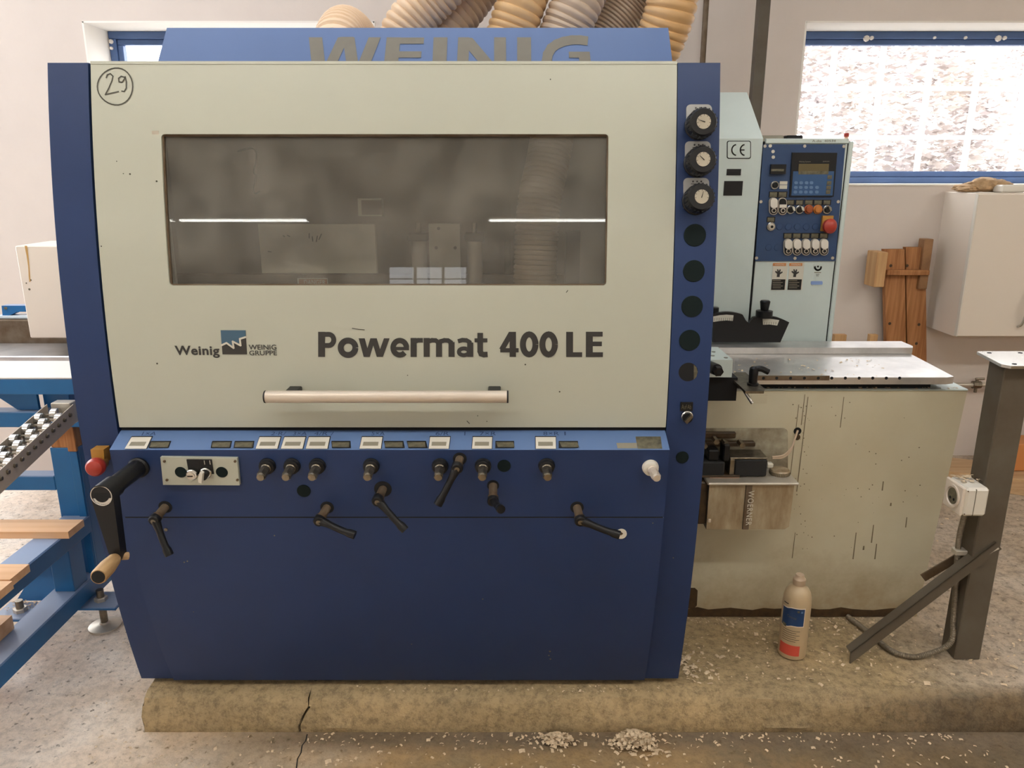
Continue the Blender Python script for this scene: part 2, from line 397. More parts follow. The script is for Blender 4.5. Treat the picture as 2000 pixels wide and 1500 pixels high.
m_inkblue = M('blue_marker_ink', (.02, .05, .13, 1), .6)
m_hoodprint = M('weathered_grey_lettering', (.135, .12, .09, 1), .6, var=.12, vscale=20, spec=.3)
m_white = M('white_plastic', (.70, .67, .60, 1), .45)
m_paper = M('label_paper', (.62, .60, .52, 1), .6)
m_lcd = M('lcd_grey', (.24, .22, .17, 1), .35)
m_lcdb = M('lcd_olive', (.11, .085, .035, 1), .3)
m_grime = M('grimy_label', (.20, .185, .13, 1), .3, metal=.4, var=.6, vscale=60)
m_red = M('red_plastic', (.33, .03, .018, 1), .35)
m_amber = M('amber_plastic', (.42, .15, .03, 1), .35)
m_redamber = M('dull_red_plastic', (.30, .07, .02, 1), .35)
m_yellow = M('yellow_ochre_plastic', (.40, .20, .035, 1), .45)
m_cap = M('green_black_plug', (.006, .012, .013, 1), .7, spec=.15)
m_panelblue = M('panel_blue', (.018, .052, .14, 1), .45, var=.12)
m_keyblue = M('keypad_blue', (.022, .075, .19, 1), .4)
m_keyprint = M('keypad_print', (.10, .18, .33, 1), .5)
m_hose = M('pvc_hose', (.66, .47, .30, 1), .42, var=.12, vscale=6)
m_hose2 = M('pvc_hose_yellowed', (.62, .39, .18, 1), .42, var=.15, vscale=6)
m_hose3 = M('pvc_hose_greyed', (.50, .38, .27, 1), .45, var=.15, vscale=6)
m_woodh = wood('handle_wood', (.50, .33, .16, 1), (.30, .17, .07, 1), 'y')
m_board = wood('pine_board', (.90, .58, .34, 1), (.78, .45, .23, 1), 'x', .6)
m_boardend = m_board
m_plank = wood('larch_plank', (.44, .20, .075, 1), (.27, .105, .03, 1), 'z', 1.4)
m_plankl = wood('pale_plank', (.58, .36, .17, 1), (.47, .26, .11, 1), 'z')
m_oilplate = M('oil_stained_plate', (.52, .50, .39, 1), .4, vscale=9, var=.5, col2=(.10, .06, .025, 1))
m_lam = M('white_laminate', (.74, .66, .57, 1), .45)
m_winblue = M('window_blue_paint', (.085, .16, .36, 1), .45, var=.2)
m_glass = pane_mat('window_glass', (1, 1, 1, 1), 1.45, .02)
m_added_glass = pane_mat('dimmed_daylight_glass', (.82, .84, .87, 1), 1.45, .02)  # tint dims the daylight through the added skylight and side window
m_pane = pane_mat('smoked_polycarbonate', (.74, .73, .70, 1), 1.5, .14)
m_chip = M('wood_chip', (.82, .66, .46, 1), .8, var=.3, vscale=90)
m_inner = M('dusty_interior', (.30, .24, .19, 1), .8, var=.35, vscale=3, col2=(.17, .165, .15, 1))
m_tank = M('oily_translucent_tank', (.42, .35, .24, 1), .35, var=.5, vscale=9, streak=(3, 3, 1.0), col2=(.20, .13, .065, 1))
m_oil = M('oily_brown_grime', (.07, .038, .015, 1), .45, var=.6, vscale=40)
m_orange = M('safety_orange', (.55, .22, .07, 1), .5)
m_tube = emis('lamp_tube', (1, .985, .93, 1), LAMP)
m_bluelabel = M('royal_blue_label', (.008, .04, .13, 1), .4)
m_redlabel = M('red_label', (.55, .07, .045, 1), .5)
m_bottle = M('translucent_bottle', (.52, .40, .25, 1), .4, var=.1)
m_cloth = M('tan_glove_leather', (.50, .33, .18, 1), .9, var=.4, vscale=30)
m_leaf = M('pale_leaves', (.60, .56, .58, 1), .8, var=.5, vscale=3, col2=(.66, .60, .54, 1))
m_ground = M('outside_ground', (.45, .44, .42, 1), .9)
m_grille = M('white_grille_paint', (.85, .85, .83, 1), .5)
# ------------------------------------------------ room
def struct(name, bm, mat, parent=None, **k):
    o = obj(name, bm, mat, parent, **k)
    if parent is None: o['kind'] = 'structure'
    return o
XL_, XR_, YF, YB, ZC = -5.6, 5.4, -7.0, 3.83, 3.35
struct('floor', box(B(), XL_, XR_, YF, YB+.3, -.1, 0), m_floor, smooth=False)
SKL = (-3.7, .9, 1.95, 3.05)
bm = B()
for q in ((XL_, XR_, YF, SKL[2]), (XL_, XR_, SKL[3], YB+.3), (XL_, SKL[0], SKL[2], SKL[3]), (SKL[1], XR_, SKL[2], SKL[3])): box(bm, *q, ZC, ZC+.1)
struct('ceiling', bm, m_ceil, smooth=False)
sk = empty('added_roof_window', (-1.4, 2.5, ZC)); sk['kind'] = 'structure'  # unseen skylight added for light from above the machine
bm = B()
for x in [SKL[0]+i*(SKL[1]-SKL[0]-.05)/5 for i in range(6)]: box(bm, x, x+.05, SKL[2], SKL[3], ZC+.02, ZC+.1)
box(bm, SKL[0], SKL[1], SKL[2], SKL[2]+.05, ZC+.02, ZC+.1); box(bm, SKL[0], SKL[1], SKL[3]-.05, SKL[3], ZC+.02, ZC+.1)
obj('added_skylight_frame', bm, m_galv, sk)
mkbox('added_skylight_pane', SKL[0]+.02, SKL[1]-.02, SKL[2]+.02, SKL[3]-.02, ZC+.05, ZC+.056, m_added_glass, sk, bev=0)
bm = B(); WL = (.7, 3.6, .9, 2.95)
for y0, y1, z0, z1 in ((YF, WL[0], 0, ZC), (WL[1], YB+.3, 0, ZC), (WL[0], WL[1], 0, WL[2]), (WL[0], WL[1], WL[3], ZC)): box(bm, XL_-.1, XL_, y0, y1, z0, z1)
struct('wall_left', bm, m_wall, smooth=False)
wl = empty('added_side_window', (XL_-.05, 2.15, WL[2])); wl['kind'] = 'structure'  # unseen window added to light the left floor and back wall
bm = B()
for i in range(5): y = WL[0]+i*(WL[1]-WL[0]-.05)/4; box(bm, XL_-.08, XL_-.03, y, y+.05, WL[2], WL[3])
for z in (WL[2], 1.9, WL[3]-.05): box(bm, XL_-.08, XL_-.03, WL[0], WL[1], z, z+.05)
obj('window_frame', bm, m_winblue, wl); mkbox('window_pane', XL_-.058, XL_-.052, WL[0]+.01, WL[1]-.01, WL[2]+.01, WL[3]-.01, m_added_glass, wl, bev=0)  # frame and pane of the added side window
struct('wall_right', box(B(), XR_, XR_+.1, YF, YB+.3, 0, ZC), m_wall, smooth=False)
# back wall with two recessed window openings
W1 = (-1.967, -.63, 1.497, 2.223); W2 = (1.345, 3.0, 1.497, 2.223)
bm = B()
DO = (-5.25, -2.8, 0, 2.9)
for x0, x1, z0, z1 in ((XL_, DO[0], 0, ZC), (DO[1], W1[0], 0, ZC), (DO[0], DO[1], DO[3], ZC), (W1[1], W2[0], 0, ZC), (W2[1], XR_, 0, ZC),
                       (W1[0], W1[1], 0, W1[2]), (W1[0], W1[1], W1[3], ZC), (W2[0], W2[1], 0, W2[2]), (W2[0], W2[1], W2[3], ZC)):
    box(bm, x0, x1, YB, YB+.30, z0, z1)
wb = struct('wall_back', bm, m_wall, smooth=False)
bm = B()   # white plaster lining of the recesses, uneven front edge
for x0, x1, z0, z1 in (W1, W2):
    t = .006
    box(bm, x0, x1, YB-.004, YB+.25, z1-t, z1+.002); box(bm, x0, x1, YB-.004, YB+.25, z0-.002, z0+t)
    box(bm, x0-.002, x0+t, YB-.004, YB+.25, z0, z1); box(bm, x1-t, x1+.002, YB-.004, YB+.25, z0, z1)
obj('window_reveal', bm, m_reveal, wb, smooth=False)
def window(name, w, Y, bars, sill=True):
    x0, x1, z0, z1 = w[0]+.006, w[1]-.006, w[2]+.006, w[3]-.006
    o = empty(name, ((x0+x1)/2, Y, z0)); o['kind'] = 'structure'
    bm = B(); f = .034
    box(bm, x0, x1, Y, Y+.06, z1-f, z1, .003); box(bm, x0, x1, Y, Y+.06, z0, z0+f*.9, .003)
    box(bm, x0, x0+f, Y, Y+.06, z0+f*.9, z1-f, .003); box(bm, x1-f, x1, Y, Y+.06, z0+f*.9, z1-f, .003)
    obj('window_frame', bm, m_winblue, o)
    bm = B(); g = f+.026; a = x0+f; b = x1-f
    box(bm, a, b, Y+.012, Y+.05, z1-g, z1-f, .003); box(bm, a, b, Y+.012, Y+.05, z0+f*.9, z0+g, .003)
    box(bm, a, a+.026, Y+.012, Y+.05, z0+g, z1-g, .003); box(bm, b-.026, b, Y+.012, Y+.05, z0+g, z1-g, .003)
    for xb in bars: box(bm, xb-.02, xb+.02, Y+.012, Y+.05, z0+g, z1-g, .003)
    obj('window_sash', bm, m_winblue, o)
    mkbox('window_pane', a+.02, b-.02, Y+.028, Y+.032, z0+g-.005, z1-g+.005, m_glass, o, bev=0)
    return o
w1 = window('window_1', W1, 4.04, ())
w2 = window('window_2', W2, 4.04, ())
# crumbs of old plaster on the top rails
bm = B()
for X, s in ((1.72, .03), (1.745, .02), (2.05, .014), (2.2, .015), (2.36, .03), (2.39, .02)):
    lathe(bm, (X, 4.035, 2.19-s*.2), (0, -1, 0), [(-.006, s*.5), (.004, s*.45), (.008, s*.2)], 8)
obj('plaster_blob', bm, m_reveal, w2, kind='stuff')
bm = B()
for X, z, s in ((-1.948, 2.17, .016), (-1.95, 2.14, .012), (-1.935, 2.06, .012), (-1.937, 2.03, .01)):
    lathe(bm, (X, 4.035, z), (0, -1, 0), [(-.006, s*.7), (.004, s*.6), (.008, s*.2)], 8)
obj('plaster_blob', bm, m_reveal, w1, kind='stuff')
# unseen open gateway added for daylight, left of the frame, with its steel frame
dg = empty('added_gateway', (-4.0, 3.95, 0)); dg['kind'] = 'structure'
bm = B()
for x in (DO[0], DO[1]-.06): box(bm, x, x+.06, 3.86, 4.0, 0, 2.9)
box(bm, DO[0], DO[1], 3.86, 4.0, 2.84, 2.9); obj('added_gateway_frame', bm, m_winblue, dg)
# outside: grille, hedge, ground
gr = empty('window_grille', (2.3, 4.45, 1.25), 'white square-mesh security grille outside the right window behind the glass', 'grille')
xs = [1.215+.262*i for i in range(9)]
for x in xs: mkbox('grille_bar', x-.013, x+.013, 4.45, 4.475, 1.28, 2.45, m_grille, gr, bev=.003)
for z in (1.50, 1.745, 2.0, 2.26): mkbox('grille_bar', 1.1, 3.4, 4.475, 4.49, z-.011, z+.011, m_grille, gr, bev=.003)
bm = B()
vs = [bm.verts.new(v) for v in ((-2.3, 4.3, 1.25), (7, 4.3, 1.25), (7, 12, 2.1), (-2.3, 12, 2.1))]; bm.faces.new(vs)
bmesh.ops.extrude_face_region(bm, geom=bm.faces[:]); 
for v in bm.verts[4:]: v.co.z -= .2
tag(obj('outdoor_ground', bm, m_ground, smooth=False), None, None, None, 'structure')
struct('outdoor_ground', box(B(), -14, -2.3, 4.13, 14, -.12, -.02), m_ground, smooth=False)
def bush(cx, cy, cz, rx, ry, rz, n, label):
    bm = B(); rr = random.Random(int(cx*100)+5)
    for i in range(n):
        a = rr.uniform(0, 2*PI); b = math.acos(rr.uniform(-1, 1)); q = rr.uniform(.5, 1)**.5
        p = Vector((cx+rx*q*math.sin(b)*math.cos(a), cy+ry*q*math.sin(b)*math.sin(a), cz+rz*q*math.cos(b)))
        s = rr.uniform(.02, .05); m = Matrix.Rotation(rr.uniform(0, 6.3), 3, 'Z') @ Matrix.Rotation(rr.uniform(0, 3), 3, 'X')
        bm.faces.new([bm.verts.new(p+m@Vector(v)*s) for v in ((-1, 0, 0), (0, -.45, 0), (1, 0, 0), (0, .45, .1))])
    tag(obj('bush', bm, m_leaf, smooth=False), label, 'bush', 'bushes outside the right window', 'stuff')
bush(2.45, 5.6, 1.95, .95, .35, .62, 6500, 'pale washed-out bush outside left half of the right window')
bush(4.35, 6.5, 2.0, .95, .35, .75, 6500, 'pale washed-out bush outside right half of the right window')
# raised concrete plinth under the machine, in two casts with a crack between
def kerb(x0, x1, name, seed, jag0=None, jag1=None):
    bm = B(); nx = max(8, int((x1-x0)/.018)); prof = [(1.868, 0.0), (1.866, .02), (1.874, .05), (1.880, .078), (1.892, .097), (1.915, .108), (1.95, .11), (2.1, .11), (2.4, .11), (3.83, .11)]
    L = []
    for i in range(nx+1):
        t = i/nx; row = []
        for k, (y, z) in enumerate(prof):
            x = x0+(x1-x0)*t
            if i == 0 and jag0: x += jag0(k)
            if i == nx and jag1: x += jag1(k)
            n = noise.noise(Vector((x*6, y*6, z*20+seed)))*.007+noise.noise(Vector((x*25, y*25, z*60+seed)))*.004
            zz = z + (n*.35 if 3 < k < 9 else 0)
            yy = y + (n if 0 < k < 6 else 0)
            row.append(bm.verts.new((x, yy, zz)))
        b0 = bm.verts.new((row[0].co.x, 3.83, 0)); row.append(b0)
        L.append(row)
    for a, b in zip(L, L[1:]):
        for k in range(len(a)):
            j = (k+1) % len(a); bm.faces.new((a[k], b[k], b[j], a[j]))
    bm.faces.new(L[0]); bm.faces.new(L[-1][::-1])
    o = struct(name, bm, m_slab); return o
crk = lambda s: (lambda k: s + .012*noise.noise(Vector((k*1.7, 3, 1)))+ (.018 if k in (3, 4, 5, 6) else 0) - (.01 if k < 2 else 0))
kerb(-1.075, -.600, 'floor_plinth', 1, lambda k: .018+.03*noise.noise(Vector((k*2.1, 0, 0))) + (.02 if k > 4 else 0), crk(-.003))
kerb(-.600, 5.4, 'floor_plinth_cast', 2, crk(.004))

# ------------------------------------------------ ceiling lamps (lit fluorescent fittings)
def lamp(cx, cy, cz, L, label):
    o = empty('ceiling_lamp', (cx, cy, cz), label, 'lamp', 'fluorescent ceiling lamps')
    mkbox('housing', cx-L/2, cx+L/2, cy-.07, cy+.07, cz+.03, cz+.08, m_white, o)
    for dy in (-.035, .035):
        obj('tube', cyl(B(), (cx-L/2+.02, cy+dy, cz), (cx+L/2-.02, cy+dy, cz), .019, n=12), m_tube, o)
    for dx in (-L/2+.02, L/2-.02): mkbox('end_socket', cx+dx-.012, cx+dx+.012, cy-.055, cy+.055, cz-.015, cz+.03, m_white, o)
    for dx in (-L/3, L/3): obj('hanger', cyl(B(), (cx+dx, cy, cz+.08), (cx+dx, cy, ZC), .004, n=8), m_steel, o)
for i, x in enumerate((-4.5, -3.0)): lamp(x, -4.9, 2.93, 1.48, ('left', 'right')[i]+' twin-tube lamp of the left pair mirrored in the machine window')
for i, x in enumerate((.46, 1.96, 3.46)): lamp(x, -4.9, 2.93, 1.48, ('left', 'middle', 'right')[i]+' twin-tube lamp of the right row mirrored in the machine window')
for i, x in enumerate((3.9,)): lamp(x, 1.0, 3.1, 1.48, 'added unseen white twin-tube ceiling lamp above the infeed end of the machine')  # unseen lamp added to brighten the right wall
for i, x in enumerate((-3.2, -1.2, .8, 2.8)): lamp(x, .45, 3.1, 1.48, ('leftmost', 'second from left', 'third from left', 'rightmost')[i]+' twin-tube ceiling lamp of the added unseen row above the viewpoint')  # unseen lamps added for more overhead light on the machine front
# far wall (behind the viewpoint) with a mullioned window
bm = B()
W3 = (-1.75, -.6, 1.5, 2.2)
for x0, x1, z0, z1 in ((XL_, W3[0], 0, ZC), (W3[1], XR_, 0, ZC), (W3[0], W3[1], 0, W3[2]), (W3[0], W3[1], W3[3], ZC)):
    box(bm, x0, x1, YF-.2, YF, z0, z1)
struct('wall_front', bm, m_farwall, smooth=False)
o = empty('window_3', (-1.17, YF-.1, 1.5)); o['kind'] = 'structure'
bm = B(); box(bm, *W3[:2], YF-.12, YF-.06, 1.5, 1.54); box(bm, *W3[:2], YF-.12, YF-.06, 2.16, 2.2)
for x in (-1.75, -1.37, -.98, -.64): box(bm, x, x+.035, YF-.12, YF-.06, 1.5, 2.2)
box(bm, *W3[:2], YF-.12, YF-.06, 1.83, 1.86)
obj('window_frame', bm, m_dark, o); mkbox('window_pane', W3[0]+.01, W3[1]-.01, YF-.095, YF-.09, 1.51, 2.19, m_glass, o, bev=0)

# hairline crack running over the floor from the plinth crack
P = [(600, 1434), (597, 1447), (590, 1456), (588, 1470), (581, 1482), (579, 1500), (572, 1520)]
bm = B()
for (x0, y0), (x1, y1) in zip(P, P[1:]):
    p, q = onZ(x0, y0, .0008), onZ(x1, y1, .0008); w = .0016
    bm.faces.new([bm.verts.new(v) for v in ((p.x-w, p.y, p.z), (p.x+w, p.y, p.z), (q.x+w, q.y, q.z), (q.x-w, q.y, q.z))])
obj('floor_crack', bm, m_dark, bpy.data.objects['floor'], smooth=False)
# ------------------------------------------------ moulding machine
F = lambda z: 1.826 + .152*(z-.99)**2
_pz = [.131, .33, .531, .709, .90]; _py = [1.926, 1.860, 1.815, 1.789, 1.766]
def FQ(z):                                   # lower panel profile (smooth interpolation)
    s = 0
    for i in range(5):
        t = _py[i]
        for j in range(5):
            if j != i: t *= (z-_pz[j])/(_pz[i]-_pz[j])
        s += t
    return s
FLg = lambda z: 1.766 + (z-.90)*(1.829-1.766)/.0275      # sloping ledge
FH = lambda z: 2.192 + (z-1.83)*(2.281-2.192)/.105     # sloping top hood
mc = empty('moulding_machine', (-.3, 2.3, .11), 'large blue and cream moulding machine with hinged front hood on the concrete plinth', 'machine')
ROWS = 48
# side columns
def column(x0, x1):
    bm = slab(B(), F, x0, x1, .127, 1.80, 0, .10, ROWS); bevel_sharp(bm, .006, 2); return bm
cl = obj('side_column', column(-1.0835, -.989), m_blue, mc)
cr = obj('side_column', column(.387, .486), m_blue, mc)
# body
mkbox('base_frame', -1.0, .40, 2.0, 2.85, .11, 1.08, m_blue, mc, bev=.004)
mkbox('back_housing', -1.03, .46, 2.33, 2.95, 1.08, 1.80, m_inner, mc, bev=.004)
for x in (-1.02, .405): mkbox('side_plate', x, x+.02, 1.945, 2.33, .93, 1.79, m_inner, mc, bev=.002)
# top hood with lettering
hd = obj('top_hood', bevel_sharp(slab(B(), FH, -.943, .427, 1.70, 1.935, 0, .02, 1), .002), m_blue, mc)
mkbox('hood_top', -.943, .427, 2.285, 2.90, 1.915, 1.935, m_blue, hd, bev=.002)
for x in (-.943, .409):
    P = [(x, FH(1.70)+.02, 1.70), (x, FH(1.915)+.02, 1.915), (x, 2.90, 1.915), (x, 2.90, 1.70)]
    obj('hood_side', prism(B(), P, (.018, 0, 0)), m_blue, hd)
strokes('lettering', [([(616.5, 73), (624, 143)], 26), ([(638, 143), (671, 73)], 22), ([(681, 73), (691, 143)], 23), ([(704, 143), (732, 73)], 24), ([(664, 75), (690, 75)], 6)], FH, .0015, m_hoodprint, hd)
strokes('lettering', [([(769, 73), (762, 143)], 27), ([(765, 79.5), (828, 79.5)], 13), ([(762, 106.5), (823, 106.5)], 13), ([(758, 136.5), (824, 136.5)], 13)], FH, .0015, m_hoodprint, hd)
strokes('lettering', [([(860.5, 73), (857.5, 143)], 27)], FH, .0015, m_hoodprint, hd)
strokes('lettering', [([(906, 73), (903, 143)], 22), ([(909, 74), (966, 142)], 27), ([(976.5, 73), (977, 143)], 23)], FH, .0015, m_hoodprint, hd)
strokes('lettering', [([(1023.5, 73), (1024, 143)], 27)], FH, .0015, m_hoodprint, hd)
strokes('lettering', [([(1148, 80), (1133, 78), (1117, 78), (1101, 81), (1088, 86), (1077, 94), (1070, 106), (1068, 118), (1072, 130), (1082, 141)], 19), ([(1111, 107), (1152, 107)], 12.5), ([(1141, 105), (1145, 143)], 22)], FH, .0015, m_hoodprint, hd)
# cream front hood (curved door) with the window opening
dx0, dx1, dz0, dz1 = -.983, .385, .938, 1.80
a = hit(314.5, 262, F); b = hit(1189, 262, F); c_ = hit(331, 558, F); d_ = hit(1184, 558, F)
wx0, wx1 = (a.x+c_.x)/2, (b.x+d_.x)/2; wz1, wz0 = a.z, c_.z; rad = .008
zs = [dz0+(dz1-dz0)*i/40 for i in range(41)] + [wz0, wz1] + [wz0+rad*(1-math.cos(PI/2*i/4)) for i in range(1, 5)] + [wz1-rad*(1-math.cos(PI/2*i/4)) for i in range(1, 5)]
zs = sorted(set(round(z, 6) for z in zs)); wz0 = round(wz0, 6); wz1 = round(wz1, 6)
bm = B()
def inset(z):
    dd = min(z-wz0, wz1-z)
    if dd >= rad: return 0
    return rad-math.sqrt(max(0, rad*rad-(rad-dd)**2))
rows = []
for z in zs:
    h = inset(z) if wz0 <= z <= wz1 else 0
    rows.append([bm.verts.new((x, F(z), z)) for x in (dx0, wx0+h, wx1-h, dx1)])
for (za, ra), (zb, rb) in zip(zip(zs, rows), zip(zs[1:], rows[1:])):
    mid = (za+zb)/2
    for k in range(3):
        if k == 1 and wz0 < mid < wz1: continue
        bm.faces.new((ra[k], ra[k+1], rb[k+1], rb[k]))
geo = bmesh.ops.extrude_face_region(bm, geom=bm.faces[:])
for v in [e for e in geo['geom'] if isinstance(e, bmesh.types.BMVert)]: v.co.y += .028
door = obj('front_hood', bm, m_cream, mc)
# hood lip, gaps and window pane
obj('top_lip', bevel_sharp(slab(B(), F, dx0, dx1, 1.797, 1.8035, -.0015, .06, 1), .0015), m_cream, door)
obj('window_pane', slab(B(), F, wx0-.012, wx1+.012, wz0-.012, wz1+.012, .012, .016, 24), m_pane, door)
bm = B()
for (x0, x1, z0, z1) in ((wx0-.001, wx0+.004, wz0, wz1), (wx1-.003, wx1+.001, wz0, wz1), (wx0, wx1, wz1-.005, wz1+.001), (wx0, wx1, wz0-.001, wz0+.003)):
    slab(bm, F, x0, x1, z0, z1, .006, .013, 12)
obj('window_gasket', bm, m_rust, door)
obj('gap', slab(B(), F, -.9895, -.982, .932, 1.798, .015, .05, 30), m_dark, mc)
obj('gap', slab(B(), F, .3845, .388, .932, 1.798, .012, .05, 30), m_dark, mc)
mkbox('gap', -.983, .385, 1.834, 1.90, .926, .945, m_dark, mc, bev=0)
# prints on the front hood
V = lambda x, y0=660, y1=697, w=12: ([(x, y0), (x, y1)], w)
for st in ([V(628.3, 648, 697, 13.5), ([(628, 653)]+arc(642, 663.7, 10, 10.8, 90, -90, 12)+[(628, 674.5)], 9.5)],
           [(arc(680, 679, 14.3, 14, 0, 360, 28), 11.5)],
           [([(706.5, 660.5), (716.5, 697)], 12), ([(717.5, 697), (728.5, 660.5)], 10), ([(730.5, 660.5), (741.5, 697)], 11), ([(742.5, 697), (755.5, 660.5)], 11), ([(723.5, 661.8), (735.5, 661.8)], 2.6)],
           [(arc(781, 679, 13, 14, 2, 318, 24), 10.5), ([(768, 680.5), (799, 680.5)], 6.5)],
           [V(808), ([(808, 671), (811, 666.5), (817, 664.5), (826, 664.5)], 9)],
           [V(833.5), V(857.5, 668), V(882, 668), ([(833, 671), (837, 666.5), (844, 664.5), (851, 664.8), (856, 668.5), (857.5, 674)], 9), ([(857, 671), (861, 666.5), (868, 664.5), (875, 664.8), (880.5, 668.5), (882, 674)], 9)],
           [V(918.5, 669), ([(894.5, 666.5), (903, 664), (911, 664.5), (917, 668), (918.5, 674)], 8.5), (arc(906, 687, 9.6, 6.6, 0, 360, 20), 8)],
           [([(938, 650), (938, 686), (940, 691), (945, 692.5), (952.5, 692)], 11), ([(927, 664.5), (952, 664.5)], 8)],
           [V(1001.5, 648, 697, 12.5), ([(1000, 648), (981, 681)], 12), ([(977, 684), (1013, 684)], 8.5)],
           [(arc(1033.5, 672.5, 12.2, 19.5, 0, 360, 28), 11.5)], [(arc(1071.5, 672.5, 12.2, 19.5, 0, 360, 28), 11.5)],
           [V(1112.5, 648, 697, 13.5), ([(1106, 692.5), (1137, 692.5)], 9.5)],
           [V(1151, 648, 697, 13.5), ([(1145, 652.5), (1177, 652.5)], 9.5), ([(1145, 671.5), (1175.5, 671.5)], 9), ([(1145, 692.5), (1177.5, 692.5)], 9.5)]):
    strokes('lettering', st, F, .001, m_print, door)
text('lettering', 'Weinig', 342, 675, 429, 699, F, m_print, door, bold=.028, eps=.001, spacing=1.06)
text('lettering', 'WEINIG', 486, 673, 540, 683, F, m_print, door, bold=.014, eps=.001)
text('lettering', 'GRUPPE', 487, 684.5, 541, 694, F, m_print, door, bold=.014, eps=.001)
lg = pxpoly('emblem', [(431.3, 645), (479.7, 645), (482.7, 692), (434.8, 692)], F, -.001, .001, m_print, door, smooth=False)
Z = [(433.3, 674), (443, 669.5), (457, 679.5), (455, 666.5), (470.5, 674.5), (469, 661.5), (480.3, 658)]
pxpoly('emblem_sky', [(431.3, 645), (479.7, 645)]+Z[::-1], F, -.0016, -.001, M('emblem_slate_blue', (.045, .105, .17, 1), .5), door, smooth=False)
ribbon('emblem_line', [Z], 3.6, F, .0022, m_paper, door)
# handwritten number in a ring
ring = [(225+34.5*math.cos(t*PI/16), 169+36*math.sin(t*PI/16)+1.5*math.sin(t*PI/8)) for t in range(33)]
two = [(208, 152), (210, 146), (216, 144), (221, 149), (219, 158), (213, 172), (206, 185), (218, 182), (232, 179)]
nine = [(243, 151), (237, 149), (232, 153), (233, 160), (239, 161), (243, 155), (245, 150), (247, 160), (247, 172), (243, 179), (238, 178)]
ribbon('handwriting', [ring, two, nine], 2.5, F, .001, m_ink, door)
ribbon('scratch', [[(1109, 567), (1106, 571)], [(688, 641), (700, 643), (712, 644)], [(912, 822), (917, 827)]], 1.4, F, .001, m_ink, door)
bm = B()
for x, y, r in ((254, 340, 1.8), (306, 354, 1.7), (241, 339, 1), (228, 315, 1), (198, 481, 1.3), (1075, 155, 1.3), (307, 710, 1.8), (1026, 712, 1.6), (1093, 765, 1.6), (951, 823, 1), (933, 812, 1), (796, 733, 1)):
    p = hit(x, y, F); q = r*mm(x, y, F); cyl(bm, (p.x, p.y-.0006, p.z), (p.x, p.y+.002, p.z), q, n=8)
obj('dirt_speck', bm, m_ink, door, kind='stuff')
# grab handle
hb = hit(756, 774, F); Yh = hb.y-.052
P0 = onY(520, 775, Yh); P1 = onY(990, 775, Yh); zc = P0.z
hn = obj('grab_handle', cyl(B(), (P0.x, Yh, zc), (P1.x, Yh, zc), .0150, n=28), m_alu, mc)
for x, s in ((P0.x, -1), (P1.x, 1)): obj('end_cap', cyl(B(), (x, Yh, zc), (x+s*.004, Yh, zc), .0154, n=28, bev=.001), m_black, hn)
for px in (566, 965):
    q = onY(px, 768, Yh); mkbox('bracket', q.x-.0155, q.x+.0155, Yh+.004, F(zc)+.004, zc-.004, zc+.012, m_black, hn, bev=.002)
# lower panels
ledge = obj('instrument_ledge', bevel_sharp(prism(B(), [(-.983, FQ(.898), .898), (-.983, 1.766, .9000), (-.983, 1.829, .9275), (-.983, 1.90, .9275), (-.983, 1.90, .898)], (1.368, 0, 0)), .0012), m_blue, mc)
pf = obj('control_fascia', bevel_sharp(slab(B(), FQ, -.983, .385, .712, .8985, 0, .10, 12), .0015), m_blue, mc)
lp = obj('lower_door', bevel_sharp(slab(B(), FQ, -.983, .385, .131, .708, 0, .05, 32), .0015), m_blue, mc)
mkbox('gap', -.981, .383, FQ(.71)+.0006, FQ(.71)+.04, .7076, .7124, m_dark, mc, bev=0)
# digital readouts, grimy labels on the ledge
def quadpoly(name, x0t, x1t, yt, x0b, x1b, yb, front, mat, parent, back=.002, **k):
    return pxpoly(name, [(x0t, yt), (x1t, yt), (x1b, yb), (x0b, yb)], FLg, -front, back, mat, parent, **k)
for xt0, xt1, xb0, xb1 in ((259, 298, 246, 287.5), (508.5, 549, 501, 543), (557, 597.5, 550, 592), (604.5, 645, 598.5, 640.5), (708, 747.5, 703, 744.5), (840.5, 879.5, 838, 876.5), (924, 961.5, 922, 960.5), (1046, 1085, 1046.5, 1085.5)):
    rd = quadpoly('readout', xt0, xt1, 852.5, xb0, xb1, 874.5, .007, m_white, mc)
    w = xt1-xt0
    f = lambda u, v: (xt0+(xb0-xt0)*v+u*((xt1-xt0)*(1-v)+(xb1-xb0)*v))
    quadpoly('readout_frame', xt0-1, xt1+1, 851.6, xb0-1, xb1+1, 875.2, .004, m_dark, rd)
    quadpoly('display', f(.12, .34), f(.85, .34), 861, f(.12, .72), f(.85, .72), 868.4, .0080, m_lcd, rd, back=-.006)
for x0, x1 in ((296, 334.5), (415.5, 453.5), (459.5, 497), (648, 684.5), (750.5, 788), (795, 832), (967.5, 1004), (1091, 1128.5)):
    sk = (580-x0)*.009
    lb = quadpoly('glass_scale', x0, x1, 861, x0-5*(x0 < 800)*.7*sk/2, x1-5*(x0 < 800)*.7*sk/2, 873.5, .005, m_black, mc)
    quadpoly('scale_window', x0+1.5, x1-1.5, 862, x0+1.5-sk, x1-2.5-sk, 871.5, .006, m_grime, lb, back=-.004)
quadpoly('grey_tag', 1204, 1243, 865, 1206, 1244, 875, .002, m_lcd, mc); quadpoly('grey_tag', 1241, 1290, 852.5, 1245, 1293, 875.5, .0025, m_grime, mc)
for s, x0, x1 in (('1×A', 279, 306), ('2·R/', 530, 559), ('3×A', 573, 600), ('4/R', 614, 641), ('/', 647, 652), ('5×A', 726, 752), ('6/R', 851, 877), ('|', 907, 909), ('7×R', 937, 969), ('8×R', 1061, 1092), ('|', 1102, 1105)):
    text('handwriting', s, x0, 842.5, x1, 849.5, FLg, m_inkblue, mc, eps=.0022)
